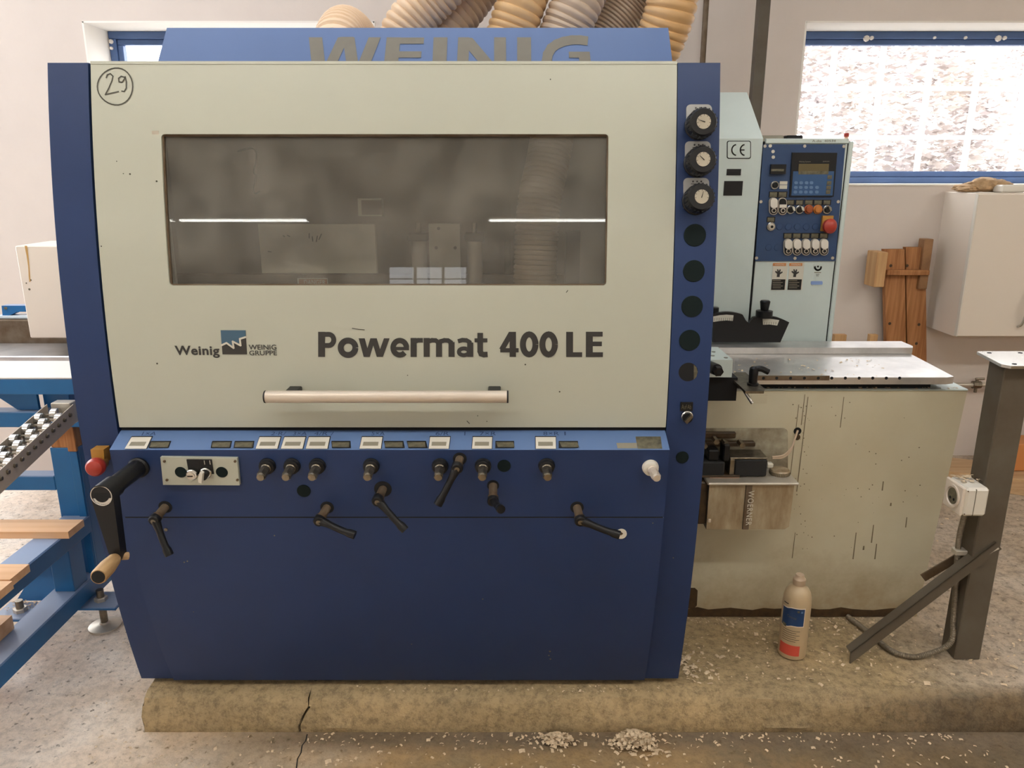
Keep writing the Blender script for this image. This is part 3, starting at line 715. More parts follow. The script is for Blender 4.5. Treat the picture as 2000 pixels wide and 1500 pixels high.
# beige switch box plate
sp = pxpoly('switch_plate', [(316.5, 890), (465.5, 892), (470.5, 945), (322, 944)], FQ, -.010, .001, m_cream, mc)
FS = lambda z: FQ(z)-.010
for x, y in ((321.5, 900.5), (459.5, 900.5), (326.5, 937), (464, 937)): disc('screw', x, y, 2.6, FS, -.003, .002, m_rust, sp, n=10)
for x in (353.5, 433.5): disc('blanking_plug', x, 922, 11.5, FS, -.0015, .002, m_cap, sp)
for x0, s in ((367.5, '0 I'), (392, 'I I')):
    pxrect('legend_tag', x0, 897, x0+24, 925, FS, -.003, .001, m_black, sp, bev=.0006)
text('legend_print', 'I  I', 399, 899, 411, 907, lambda z: FS(z)-.003, m_paper, sp)
disc('key_switch', 379, 922, 11.2, FS, -.016, .001, m_bright, sp, bev=.002); 
disc('key_barrel', 377.5, 923.5, 7.5, FS, -.0175, -.012, m_alu, sp); pxrect('key_slot', 371.5, 924, 382, 926, FS, -.0185, -.017, m_dark, sp)
disc('selector_ring', 404.5, 920.5, 11.2, FS, -.012, .001, m_bright, sp, bev=.002); disc('selector_body', 402.5, 922.5, 8.5, FS, -.022, -.01, m_black, sp)
pxpoly('selector_lever', [(401, 912), (406, 915), (404, 934), (398, 932), (397, 922)], FS, -.034, -.022, m_white, sp)
# adjusting spindles: collar + square-ended shaft
def spindle(px, py, col=m_black, rc=.0205, L=.062, tip=m_steel, tilt=(0, 0)):
    p = hit(px, py, FQ); n = nrm(FQ, p.z)
    t = obj('adjusting_spindle', lathe(B(), p, n, [(-.004, rc), (.004, rc), (.006, rc*.93), (.013, rc*.9), (.015, rc*.72), (.015, rc*.5)], 26), col, mc)
    d = (n + Vector((tilt[0], 0, tilt[1]))).normalized()
    bm = lathe(B(), p+d*.004, d, [(0, .0125), (.014, .0125), (.016, .011), (.030, .011)], 18)
    q = p+d*.030
    cyl(bm, q, q+d*(L-.036), .0118, n=6, rot=.3); cyl(bm, q+d*(L-.036), q+d*(L-.030), .0105, .0088, n=16)
    obj('spindle_shaft', bm, tip, t)
    return t
for x in (523, 571, 620.5, 725.5, 860, 943.5, 1067.5): spindle(x, 909)
spindle(1270, 912, m_white, .0205, .058, m_alu, (.12, 0))
for x, y, r in ((593.5, 958.5, 13.3), (984.5, 909.5, 13)): disc('blanking_plug', x, y, r, FQ, -.002, .002, m_cap, mc)
disc('key_socket', 1213, 1042, 11, FQ, -.003, .002, m_white, mc); disc('socket_hole', 1213, 1042, 4, lambda z: FQ(z)-.003, -.0012, .001, m_oil, mc, n=4)
disc('dimple', 324, 1034, 3.5, FQ, -.002, .001, m_steel, mc)
# clamping levers
def clamp(bx, by, hx, hy, ex, ey, stub=.045, rb=.017, short=False):
    p = hit(bx, by, FQ); n = nrm(FQ, p.z); p = p
    t = obj('clamping_lever', cyl(B(), p-n*.003, p+n*.001, rb, n=24), m_dark, mc)
    # hub centre lies on the ray (hx, hy) at the stub's distance from the panel
    h = onY(hx, hy, p.y-stub); dd = (h-p).normalized()
    obj('threaded_stud', lathe(B(), p, dd, [(0, .0105), ((h-p).length-.014, .0105), ((h-p).length-.012, .013), ((h-p).length, .013)], 18), m_rust, t)
    e = onY(ex, ey, p.y-stub-(.012 if not short else .05)); L = (e-h).length; k = (e-h).normalized()
    P = [h, h+k*L*.25+n*.004, h+k*L*.6+n*.010, e+n*.012]
    bm = tube(B(), smoothpath(P, 5), .007, 12, rf=lambda i, Q: .0125-.004*min(1, i/Q*2.6)+(.0022 if i > Q*.75 else 0))
    lathe(bm, h-n*.012, n, [(0, .0135), (.018, .0145), (.022, .012)], 18)
    obj('lever_arm', bm, m_black, t)
    obj('hub_screw', cyl(B(), h+n*.0095, h+n*.0125, .0062, n=12), m_steel, t)
clamp(323, 990, 303, 1014, 335, 1079)
clamp(639, 991, 624, 1016, 695, 1040)
clamp(748, 955, 738, 977, 793, 1030, .05, .022)
clamp(898, 896, 893, 913, 856, 981, .035)
clamp(963, 948, 963, 977, 979, 990, .045, .015, True)
clamp(1127, 991, 1133, 1016, 1209, 1040)
# hand crank
p = hit(272, 912, FQ); h = onY(207, 961, p.y-.150)
ck = obj('hand_crank', lathe(B(), p, (0, -1, 0), [(-.003, .026), (.008, .026), (.012, .022)], 24), m_black, mc)
dd = (h-p).normalized(); Lk = (h-p).length
obj('crank_shaft', lathe(B(), p, dd, [(.0, .0215), (Lk-.035, .0215), (Lk-.033, .0255), (Lk, .0255)], 26), m_black, ck)
e = onY(234, 1082, h.y+.012)
bm = B(); ax = (e-h).normalized(); sd = Vector((0, -1, 0)).cross(ax).normalized()
P = []
for i in range(9):
    t = PI*i/8; P.append(h+sd*(.026*math.cos(t))-ax*(.026*math.sin(t)))
for i in range(7):
    t = PI*i/6; P.append(e-sd*(.0125*math.cos(t))+ax*(.0125*math.sin(t)))
prism(bm, [v+Vector((0, -.020, 0)) for v in P], (0, .028, 0)); bevel_sharp(bm, .002)
obj('crank_arm', bm, m_black, ck)
bm = lathe(B(), h+Vector((0, -.0195, 0)), (0, -1, 0), [(0, .0245), (.002, .0245), (.0022, .0225), (-.006, .021)], 26); obj('hub_rim', bm, m_bright, ck)
obj('hub_bore', cyl(B(), h+Vector((0, -.018, 0)), h+Vector((0, -.0205, 0)), .0165, n=24), m_dark, ck)
g0 = e+Vector((0, -.018, 0)); g1 = onY(192, 1127, e.y-.115); gd = (g1-g0).normalized(); GL = (g1-g0).length
obj('crank_grip', lathe(B(), g0, gd, [(0, .011), (.012, .015), (GL*.5, .0185), (GL-.006, .0185), (GL, .0165)], 22), m_woodh, ck)
obj('grip_bore', cyl(B(), g1-gd*.003, g1+gd*.0008, .0145, n=20), m_dark, ck)
bm = cyl(B(), e+Vector((.016, .006, -.008)), e+Vector((-.004, -.012, .0)), .009, n=10, bev=.003); obj('wrapping', bm, m_cloth, ck)
# emergency stop at the left side of the ledge
est = pxpoly('stop_bracket', [(181.5, 875), (207, 875), (209, 902), (185, 902)], lambda z: F(z)-.018, -.012, .018, m_yellow, mc)
q = onY(196, 905, 1.80); g = onY(181, 917, 1.745)
dd = (g-q).normalized()
obj('stop_collar', cyl(B(), q-dd*.01, q+dd*.02, .017, n=20), m_yellow, est)
obj('stop_button', lathe(B(), q+dd*.018, dd, [(0, .018), (.008, .0225), (.022, .0225), (.031, .018), (.036, .008)], 26), m_red, est)
m_regplate = M('regulator_plate_grey', (.36, .36, .35, 1), .5)
m_dial = M('gauge_dial_face', (.42, .38, .30, 1), .5)
# regulators with pressure gauges on the right column
for i, (bx, by, gx, gy, py, ang) in enumerate(((1364, 246, 1374.5, 237.5, 204, 197), (1361.5, 319, 1373.5, 311, 276, 222), (1358.5, 393, 1370.5, 384, 347.5, 283))):
    rg = pxpoly('pressure_regulator', roundrect(bx-24, py, bx+26, by+14, 9, bl=0), F, -.003, .001, m_regplate, mc)
    for k in (-8, 0, 8): disc('symbol_dot', bx+3+k, py+7, 1.8, lambda z: F(z)-.003, -.0012, .001, m_print, rg, n=8)
    pxrect('symbol_line', bx-9, py+11, bx+14, py+12.4, lambda z: F(z)-.003, -.0008, .001, m_print, rg)
    p = hit(bx, by, F); h = onY(gx, gy, p.y-.058); dd = (h-p).normalized(); L = (h-p).length
    bm = lathe(B(), p, dd, [(0, .0325), (.010, .0335), (.012, .031), (.022, .0305), (.024, .033), (L-.008, .0315), (L, .0285), (L, .0195)], 30)
    obj('regulator_knob', bm, m_black, rg)
    u, v = frame_of(dd)
    bm = B()
    for k in range(22):
        t = 2*PI*k/22; c = p+dd*(L*.62)+(u*math.cos(t)+v*math.sin(t))*.0318
        cyl(bm, c-dd*.014, c+dd*.014, .0022, n=6)
    obj('knob_knurl', bm, m_black, rg, kind='stuff')
    obj('gauge_dial', cyl(B(), h-dd*.002, h+dd*.0012, .0160, n=26), m_dial, rg)
    a = math.radians(ang); nd = Vector((math.cos(a), 0, math.sin(a)*-1)); s = Vector((-nd.z, 0, nd.x))
    c = h+dd*.0022
    obj('needle', prism(B(), [c-nd*.003-s*.0009, c+nd*.012-s*.0004, c+nd*.012+s*.0004, c-nd*.003+s*.0009], dd*.0006), m_dark, rg)
    bm = B()
    for k in range(9):
        t = math.radians(-45+k*33.75); e1 = Vector((math.cos(t), 0, math.sin(t))); w = Vector((-e1.z, 0, e1.x))*.0004
        prism(bm, [c+e1*.0125-w, c+e1*.0158-w, c+e1*.0158+w, c+e1*.0125+w], dd*.0004)
    obj('dial_ticks', bm, m_dark, rg, kind='stuff')
for x, y, r in ((1357, 459.5, 21.7), (1355, 529.5, 21.2), (1351.5, 598.5, 21), (1346.8, 664.5, 20.6), (1332.5, 893, 12.5)):
    disc('blanking_plug', x, y, r, F, -.0022, .002, m_cap, mc, n=32, bev=.001)
disc('open_hole', 1344, 726.5, 18.6, F, -.0006, .002, m_dark, mc, n=32)
pxpoly('hole_edge', [(1355, 712), (1360, 717), (1362.5, 726), (1360, 736), (1355, 741)], F, -.0012, .0, m_grime, mc)
pxrect('legend_tag', 1328.5, 785, 1352.5, 802, F, -.004, .001, m_black, mc, bev=.001)
text('legend_print', 'Auf·Ab', 1331, 790, 1350, 799, lambda z: F(z)-.004, m_grime, mc, eps=.001)
sw = disc('selector_switch', 1341, 812, 11.5, F, -.010, .001, m_bright, mc, bev=.002)
disc('selector_body', 1340, 813, 9.5, F, -.018, -.008, m_black, sw)
pxpoly('selector_lever', [(1333, 817), (1345, 805), (1349, 808), (1337, 822)], F, -.028, -.018, m_steel, sw)
bm = B()
for x, y, r in ((1275, 1021.5, 1.3), (1315, 1089.5, 1.2), (1074, 1272, 2), (1072, 1280, 1.6), (1075, 1287, 1.8), (804, 1258, 1.2), (536, 1046, 1.5), (378, 1195, 1), (943, 1170, 1.4), (360, 1098, 1.5), (366, 1096, 1.5)):
    G = FQ if x < 1300 else F
    p = hit(x, y, G); q = r*mm(x, y, G); cyl(bm, (p.x, p.y-.0006, p.z), (p.x, p.y+.003, p.z), q, n=7)
obj('paint_chip', bm, m_grime, mc, kind='stuff')

# ---- things seen through the smoked pane
FI = flat(2.318)
def inner(name, x0, y0, x1, y1, Y, th, mat, **k): return pxrect(name, x0, y0, x1, y1, flat(Y), -th, 0, mat, mc, bev=.002, **k)
ip = inner('cover_plate', 512, 437, 736, 532, 2.25, .02, M('interior_cream', (.85, .80, .66, 1), .6, var=.08))
ribbon('plate_smudge', [[(553, 460), (556, 462)], [(561, 459), (566, 462)], [(604, 456), (604, 465)], [(610, 462), (611, 471)], [(620, 461), (618, 472)], [(628, 457), (623, 468)], [(524, 491), (530, 492)]], 2, flat(2.229), .001, m_grime, ip)
bx = inner('framed_box', 703, 387, 749, 421, 2.28, .03, m_galv)
pxrect('box_face', 706.5, 391, 745.5, 419.5, flat(2.249), -.003, 0, m_inner, bx)
pl = inner('guide_plate', 840, 436, 900, 557, 2.20, .02, m_galv)
for x, y in ((856.5, 446), (852, 484), (889, 484)): disc('bolt_hole', x, y, 3.2, flat(2.18), -.001, .002, m_dark, pl, n=12)
for x in (818, 927):
    t = onY(x, 470, 2.22); b_ = onY(x, 560, 2.22)
    cy = obj('pneumatic_cylinder', cyl(B(), (t.x, 2.22, b_.z), (t.x, 2.22, t.z), .022, n=20), m_alu, mc)
    mkbox('cylinder_head', t.x-.028, t.x+.028, 2.19, 2.25, t.z, t.z+.022, m_black, cy, bev=.003)
    obj('piston_rod', cyl(B(), (t.x, 2.22, t.z+.02), (t.x, 2.22, t.z+.05), .008, n=10), m_bright, cy)
inner('guide_rail', 1103, 450, 1131, 560, 2.25, .03, m_black); inner('guide_rail', 985, 470, 998, 560, 2.27, .02, m_steel)
t = onY(1052, 300, 2.24)
obj('interior_hose', ribhose(B(), [(t.x+.05, 2.31, 1.74), (t.x+.03, 2.26, 1.6), (t.x, 2.22, 1.45), (t.x-.01, 2.2, 1.2), (t.x-.01, 2.2, 1.09)], .062, .0135, .004, 20), m_hose3, mc)
dl = inner('danger_label', 582, 543, 641, 566, 2.235, .004, m_paper)
pxrect('label_band', 584, 545, 639, 557, flat(2.231), -.001, 0, m_amber, dl); text('label_print', 'DANGER', 594, 546.5, 636, 556, flat(2.2298), m_paper, dl, bold=.01)
inner('fence_bar', 330, 534, 1100, 600, 2.27, .03, m_rust)
obj('dark_cable', tube(B(), smoothpath([onY(464, 295, 2.29), onY(495, 290, 2.29), onY(500, 312, 2.29), onY(496, 335, 2.29), onY(500, 345, 2.29), onY(496, 376, 2.29), onY(508, 374, 2.29)], 6), .003, 8), m_blackm, mc)
inner('edge_angle', 318, 256, 331, 566, 1.90, .01, m_galv)
# ------------------------------------------------ infeed end (same machine)
# pedestal cabinet
P = [(.36, .112), (1.362, .112), (1.410, .902), (.36, .902)]
cb = obj('infeed_pedestal', bevel_sharp(prism(B(), [(x, 2.288, z) for x, z in P], (0, .62, 0)), .006, 2), m_cabgrn, mc)
mkbox('cabinet_lip', .36, 1.412, 2.284, 2.91, .902, .908, m_green, cb, bev=.003)
pxpoly('access_opening', [(1338, 1148), (1357, 1148), (1362.5, 1153), (1361, 1182), (1356, 1188), (1336, 1188)], flat(2.288), -.001, .002, m_oil, cb)
m_drip = M('dried_drip', (.20, .16, .10, 1), .6, var=.4, vscale=30)
bm = B(); rr = random.Random(3)
for x0, y0, y1, w in ((1578, 775, 960, 1.1), (1572, 770, 830, .9), (1560, 790, 1000, .9), (1672, 1040, 1092, 1.4), (1687, 1066, 1074, 2), (1706, 1025, 1060, 1.4), (1712, 1062, 1092, 1.4), (1725, 940, 958, 1.6), (1648, 775, 835, 1), (1740, 982, 988, 2), (1771, 1010, 1030, 1.4), (1553, 1040, 1090, 1)):
    a = hit(x0, y0, flat(2.288)); b_ = hit(x0-(y1-y0)*.12, y1, flat(2.288)); w *= .0011
    bm.faces.new([bm.verts.new(v) for v in ((a.x-w, 2.2872, a.z), (a.x+w, 2.2872, a.z), (b_.x+w*1.3, 2.2872, b_.z), (b_.x-w*1.3, 2.2872, b_.z))])
for i in range(70):
    x = rr.choice([rr.gauss(1570, 9), rr.uniform(1560, 1800)]); y = rr.uniform(780, 1080); p = hit(x, y, flat(2.288)); r = rr.uniform(.0008, .0022)
    cyl(bm, (p.x, 2.2872, p.z), (p.x, 2.289, p.z), r, n=6)
obj('drip_marks', bm, m_drip, cb, kind='stuff', smooth=False)
bm = B()
for i in range(26):      # wavy oily tide line at the foot
    x = .40+i*.037; z = .112+.030+.016*noise.noise(Vector((i*.6, 0, 0)))+.008*noise.noise(Vector((i*2.3, 5, 0)))
    bm.verts.new((x, 2.2865, z)); bm.verts.new((x, 2.2865, .113))
bm.verts.ensure_lookup_table()
for i in range(25): bm.faces.new((bm.verts[2*i], bm.verts[2*i+2], bm.verts[2*i+3], bm.verts[2*i+1]))
obj('foot_grime', bm, m_oil, cb, kind='stuff')
pxrect('faint_patch', 1467, 771, 1498, 788, flat(2.288), -.002, 0, m_cabgrn, cb, bev=.001)
# table
tb = obj('infeed_table', bevel_sharp(prism(B(), [(.42, 2.262, .930), (1.325, 2.262, .930), (1.352, 2.272, .930), (1.375, 2.60, .930), (.42, 2.60, .930)], (0, 0, .022)), .002), m_table, mc)
mkbox('table_support', .42, 1.30, 2.30, 2.6, .908, .930, m_dark, tb, bev=0)
for i in range(12):
    x = .90-.27+.0+i*.0
for px in (1491, 1517, 1544, 1571, 1598, 1624.5, 1651, 1678, 1704.5, 1731, 1757):
    disc('edge_hole', px, 738.5, 3.0, flat(2.262), -.0008, .001, m_dark, tb, n=12)
pxrect('edge_grime', 1478, 733.5, 1620, 743, flat(2.262), -.0004, .0, m_rust, tb)
fn = obj('infeed_fence', bevel_sharp(prism(B(), [(.42, 2.574, .953), (1.375, 2.574, .953), (1.388, 2.600, .953), (1.388, 2.68, .953), (.42, 2.68, .953)], (0, 0, .022)), .002), m_table, mc)
mkbox('fence_gap', .42, 1.37, 2.58, 2.67, .951, .954, m_dark, fn, bev=0)
# pressure shoe block
blk = obj('pressure_block', bevel_sharp(prism(B(), [(.50, 2.15, .982), (.636, 2.15, .982), (.636, 2.15, 1.034), (.50, 2.15, 1.034)], (0, .17, 0)), .003), m_green, mc)
for v in []: pass
p = hit(1386, 716, flat(2.15)); q = hit(1402, 724, flat(2.09))
bm = cyl(B(), (p.x, 2.152, p.z), (q.x, 2.10, q.z), .0165, n=18); cyl(bm, (q.x, 2.10, q.z), (q.x+.002, 2.085, q.z-.003), .0145, n=6)
obj('hex_stud', bm, m_black, blk); obj('stud_socket', cyl(B(), (q.x+.002, 2.0855, q.z-.003), (q.x+.002, 2.0835, q.z-.003), .0075, n=6), m_dark, blk)
for X, Y in ((.59, 2.20), (.605, 2.25), (.622, 2.175)): obj('block_screw', cyl(B(), (X, Y, 1.033), (X, Y, 1.0352), .006, n=12), m_grime, blk)
mkbox('recess', .44, .66, 2.17, 2.30, .905, .975, m_dark, mc, bev=0)
# clamp bracket with black lever
br = obj('clamp_bracket', bevel_sharp(prism(B(), [onZ(x, y, .968) for x, y in ((1424, 734), (1437, 727), (1456, 727), (1490, 756), (1494, 759), (1492, 764), (1456, 764))], (0, 0, -.007)), .001), m_steel, mc)
c0 = onZ(1470, 752, .968)
bm = lathe(B(), c0, (0, 0, 1), [(0, .016), (.006, .016), (.007, .012), (.040, .013), (.050, .012), (.054, .007)], 20)
tube(bm, smoothpath([c0+Vector((0, 0, .046)), c0+Vector((.018, -.004, .049)), c0+Vector((.040, -.006, .040))], 5), .0085, 10); obj('bracket_lever', bm, m_black, br)
g = onZ(1466, 766, .955); obj('bracket_rod', cyl(B(), g+Vector((-.02, 0, .006)), g+Vector((.004, -.01, -.030)), .0045, n=10), m_bright, br)
# dial sectors on the fence
YD = flat(2.63)
sec = [(1392, 668), (1392, 613)] + [(1400+i*6.2, 609+(i-3.2)**2*.22+(.012*i**3 if i > 8 else 0)) for i in range(11)] + [(1471, 619.5)] + [(1480, 617.5), (1492, 616), (1505, 617), (1518, 619.5), (1530, 624), (1540.5, 629), (1523, 668)]
sc_ = pxpoly('scale_sector', sec, YD, -.006, .012, m_black, mc)
s1 = pxpoly('scale_strip', [(1392, 617.5), (1405, 615), (1418, 614), (1431.5, 615), (1430, 626), (1418, 625), (1405, 626), (1392, 628)], YD, -.008, -.006, m_paper, sc_)
s2 = pxpoly('scale_strip', [(1488, 622), (1504, 622), (1520.5, 624.5), (1516.5, 635), (1502, 633), (1489, 633.5)], YD, -.008, -.006, m_paper, sc_)
bm = B()
for i in range(9):
    p = hit(1395+i*4.2, 620, YD); prism(bm, [(p.x-.0006, 2.6218, p.z), (p.x+.0006, 2.6218, p.z), (p.x+.0006, 2.6218, p.z-.010), (p.x-.0006, 2.6218, p.z-.010)], (0, .001, 0))
for i in range(6):
    p = hit(1492+i*4.4, 628, YD); prism(bm, [(p.x-.0006, 2.6218, p.z), (p.x+.0006, 2.6218, p.z), (p.x+.0006, 2.6218, p.z-.009), (p.x-.0006, 2.6218, p.z-.009)], (0, .001, 0))
obj('scale_ticks', bm, m_ink, sc_, kind='stuff')
k0 = onY(1492, 618, 2.63); bm = lathe(B(), k0, (0, 0, 1), [(0, .0285), (.020, .0285), (.022, .012), (.024, .0135), (.052, .0175), (.056, .014)], 24); obj('scale_knob', bm, m_black, mc)
k0 = onY(1395, 612, 2.66); bm = lathe(B(), k0, (0, 0, 1), [(0, .015), (.020, .015), (.022, .012)], 18); obj('scale_knob', bm, m_black, mc)
# tall housings
hs = obj('infeed_housing', bevel_sharp(prism(B(), [(.33, 2.70, .112), (.33, 2.70, 1.664), (.33, 2.93, 1.832), (.33, 3.15, 1.832), (.33, 3.15, .112)], (.512, 0, 0)), .003), m_green, mc)
FY = flat(2.70)
ce = pxpoly('ce_label', roundrect(1419.5, 275, 1466.5, 310, 4), FY, -.0015, 0, m_dark, mc)
pxpoly('label_face', roundrect(1421, 276.5, 1465, 308.5, 3.2), FY, -.002, -.001, m_green, ce)
cpts = [(1441.5-7.5*math.cos(t)*1.12+1.5-1.5, 293-10.5*math.sin(t)) for t in [math.radians(a) for a in range(-82, 83, 12)]]
cp = lambda cx: [(cx-9.5*math.cos(math.radians(a)), 293-10.5*math.sin(math.radians(a))) for a in range(-78, 79, 12)]
ribbon('ce_mark', [cp(1438.5), cp(1455), [(1446.5, 293), (1453, 293)]], 2.6, FY, .0025, m_print, ce)
pxrect('black_label', 1419, 330, 1447, 342.5, FY, -.0015, 0, m_black, mc); pxrect('black_label', 1413.5, 353.5, 1450, 382, FY, -.0015, 0, m_black, mc)
cc = mkbox('control_cabinet', .848, 1.128, 2.70, 3.12, .112, 1.655, m_green, mc, bev=.003)
mkbox('cabinet_header', .850, 1.128, 2.694, 2.71, 1.648, 1.664, m_green, cc, bev=.002)
mkbox('cabinet_door_edge', 1.131, 1.147, 2.698, 3.0, .112, 1.655, m_green, cc, bev=.003)
mkbox('gap', 1.1275, 1.1315, 2.702, 2.98, .112, 1.65, m_dark, cc, bev=0)
mkbox('gap', .8455, .849, 2.699, 2.72, .112, 1.655, m_dark, cc, bev=0)
for x0, x1, mt in ((1484, 1532, m_lcd), (1537, 1569, m_black)):
    a = hit(x0, 264, flat(2.9)); b_ = hit(x1, 264, flat(2.9)); mkbox('top_fitting', a.x, b_.x, 2.9, 3.0, 1.655, 1.684, mt, cc, bev=.004)
text('faint_marking', 'A.dia  40534', 1586, 273, 1632, 277.5, flat(2.694), m_grime, cc)
# operator panel
pn = pxpoly('operator_panel', [(1490.3, 282), (1650, 282), (1630.5, 509.5), (1474, 509.5)], FY, -.005, 0, m_panelblue, mc)
FPn = flat(2.695)
for x, y in ((1494, 285.5), (1571.5, 285.5), (1648, 286), (1486, 394), (1637, 394), (1477.5, 504), (1552.5, 504.5), (1626, 504)):
    disc('panel_screw', x, y, 3.1, FPn, -.002, .001, m_galv, pn, n=10, bev=.0005)
for x, y in ((1504, 285), (1509.5, 296), (1510, 307)): disc('indicator_lamp', x, y, 3.3, FPn, -.003, .001, m_paper, pn, n=10)
hm = pxpoly('display_unit', [(1546, 298), (1634, 298.5), (1627, 384), (1541, 384)], FPn, -.006, 0, m_black, pn)
h_ = flat(2.689)
pxpoly('keypad', [(1549, 334.5), (1629, 334.5), (1626, 382), (1545.5, 382)], h_, -.001, 0, m_keyblue, pn)
pxpoly('lcd', [(1560, 320), (1619, 320), (1618, 334), (1559, 334)], h_, -.0015, 0, m_lcdb, pn)
pxpoly('lcd_strip', [(1559, 334), (1618, 334), (1617.5, 340.5), (1559, 340.5)], h_, -.002, 0, m_grime, pn)
text('display_print', 'Weinig System', 1560, 314.5, 1583, 317.5, h_, m_lcd, pn, eps=.0015)
text('display_print', 'powercom', 1607, 314.5, 1619.5, 317, h_, m_lcd, pn, eps=.0015)
kx = {357: (1554.5, 1564.5, 1575, 1584.5), 366: (1554, 1563.5, 1574, 1584, 1595.5), 375: (1553, 1563.5, 1573.5, 1583.5, 1595)}
for y, xs in kx.items():
    for i, x in enumerate(xs):
        pxpoly('key', roundrect(x-3.6, y-3, x+3.6, y+3, 2.6, 3), h_, -.0022, -.0006, m_keyprint, pn)
for x, y in ((1620, 346), (1619, 357.5), (1618, 366.5), (1617, 375)): pxrect('grey_key', x-4.2, y-3.7, x+4.2, y+3.7, h_, -.0025, 0, m_grime, pn)
rk = pxrect('counter', 1503.5, 321, 1533, 340, FPn, -.012, 0, m_black, pn, bev=.002); pxrect('counter_strip', 1506, 330, 1531, 334.5, flat(2.683), -.001, 0, m_grime, pn)
def button(x, y, r, ring, face, L=.012, leg=None):
    disc('button_ring', x, y, r, FPn, -.006, 0, ring, pn, n=20, bev=.001); disc('button_face', x, y, r*.72, FPn, -L, -.004, face, pn, n=20, bev=.002)
    if leg: pxrect('legend_tag', *leg, FPn, -.003, 0, m_black, pn); pxrect('legend_face', leg[0]+1.5, leg[1]+1.5, leg[2]-1.5, leg[3]-1, flat(2.692), -.0006, 0, m_grime, pn)
button(1512.5, 361.5, 8, m_bright, m_black)
pxrect('legend_face', 1522.5, 354, 1537.5, 360.5, FPn, -.002, 0, m_paper, pn); pxrect('legend_face', 1522, 361.5, 1537, 369, FPn, -.002, 0, m_paper, pn)
def rocker(x, y0, y1, leg, top=m_paper):
    f = lambda r, a, b_: roundrect(x-r, a, x+r, b_, r*.98, 6)
    pxpoly('double_button', f(8.4, y0, y1), FPn, -.007, 0, m_galv, pn); pxpoly('button_base', f(7, y0+1.6, y1-1.5), FPn, -.009, -.007, m_black, pn)
    m = y0+(y1-y0)*.60
    if top is m_paper: pxpoly('white_button', roundrect(x-7, y0+1.5, x+7, m, 5.5, 5), FPn, -.014, -.009, m_white, pn)
    else: pxrect('white_button', x-6.5, (y0+y1)/2-3.5, x+6.5, (y0+y1)/2+3, FPn, -.011, -.009, m_white, pn)
    disc('button_ring', x, y1-8.5, 4.6, FPn, -.012, -.009, m_galv, pn, n=14); disc('button_face', x, y1-8.5, 2.9, FPn, -.013, -.011, m_dark, pn, n=14)
    pxrect('legend_tag', leg[0], leg[1], leg[2], leg[3], FPn, -.003, 0, m_black, pn); pxrect('legend_face', leg[0]+1.5, leg[1]+1.5, leg[2]-1.5, leg[3]-1, flat(2.692), -.0006, 0, m_grime, pn)
rocker(1509.5, 386, 419.5, (1502, 374, 1519, 386)); rocker(1527.2, 386, 419.5, (1519.5, 374, 1537, 386), None)
for x, a in ((1543.5, m_paper), (1561, m_paper), (1614.5, m_lcd)):
    button(x, 409.5, 8.3, m_bright, m_black, .012, (x-7.5, 390, x+8, 400.5))
    pxpoly('selector_lever', [(x+0, 402), (x+5.5, 404.5), (x+6.5, 411.5), (x+3, 411)], FPn, -.018, -.012, a, pn)
button(1578.5, 409, 9, m_redamber, m_redamber, .016, (1571, 390, 1588, 400.5)); button(1596.5, 409, 9, m_amber, m_amber, .014, (1589, 390, 1606, 400.5))
button(1505.5, 442.5, 8.4, m_bright, m_galv, .012, (1497.5, 423.5, 1513.5, 434)); disc('button_face', 1505.5, 442.5, 2.6, FPn, -.014, -.01, m_dark, pn, n=12)
for x, y in ((1522.5, 443), (1539.5, 443), (1557, 443), (1574.5, 443), (1592.5, 443), (1501, 483.5), (1518, 483.5)): disc('blank_cover', x, y, 6.3, FPn, -.002, 0, m_panelblue, pn, n=18, bev=.001)
for x in (1537.8, 1555.3, 1572.8, 1590.5, 1608): rocker(x, 466, 498.5, (x-7.5, 455, x+9, 466))
pxrect('stop_plate', 1603, 421, 1624, 451, FPn, -.012, 0, m_yellow, pn, bev=.002)
p = hit(1618, 443, FPn); dd = Vector((.25, -1, .05)).normalized()
obj('stop_button', lathe(B(), p+Vector((-.012, -.008, .003)), dd, [(0, .010), (.012, .012), (.014, .024), (.026, .025), (.034, .017), (.037, .006)], 24), m_red, pn)
# stickers under the panel
for x0, dkm in ((1508, m_ink), (1540, m_ink)):
    st = pxrect('warning_sticker', x0, 513, x0+28.5, 566.5, FY, -.0008, 0, m_paper, mc)
    pxrect('sticker_header', x0+1.5, 513.8, x0+27, 519.5, flat(2.6992), -.0006, 0, m_orange, st)
    text('sticker_print', 'WARNUNG', x0+5, 515, x0+24, 518.4, flat(2.6986), m_paper, st)
    pxpoly('pictogram_hand', [(x0+9, 541), (x0+10, 535), (x0+5.5, 531), (x0+7, 529), (x0+10.5, 531), (x0+9.5, 526), (x0+12, 526), (x0+13, 530), (x0+15, 525.5), (x0+17, 527), (x0+15.5, 532), (x0+20, 530), (x0+20.5, 532.5), (x0+15, 536), (x0+14.5, 541)], flat(2.6992), -.0008, 0, m_print, st)
    pxrect('sticker_text_block', x0-1, 545.5, x0+25, 566, flat(2.6992), -.0008, 0, m_black, st)
    for i in range(5): pxrect('sticker_text_line', x0+1, 547.5+i*3.5, x0+(21 if i % 2 else 17), 548.6+i*3.5, flat(2.6984), -.0005, 0, m_lcd, st)
st = pxrect('inspection_sticker', 1588, 513.5, 1607, 559, FY, -.0006, 0, m_green, mc)
ribbon('inspection_ring', [[(1597.5-6*math.cos(math.radians(a)), 522+5.6*math.sin(math.radians(a))) for a in range(-10, 191, 20)]], 3.4, flat(2.6993), .0008, m_print, st)
disc('inspection_dot', 1597.5, 520.5, 2, flat(2.6992), -.001, 0, m_print, st, n=10)
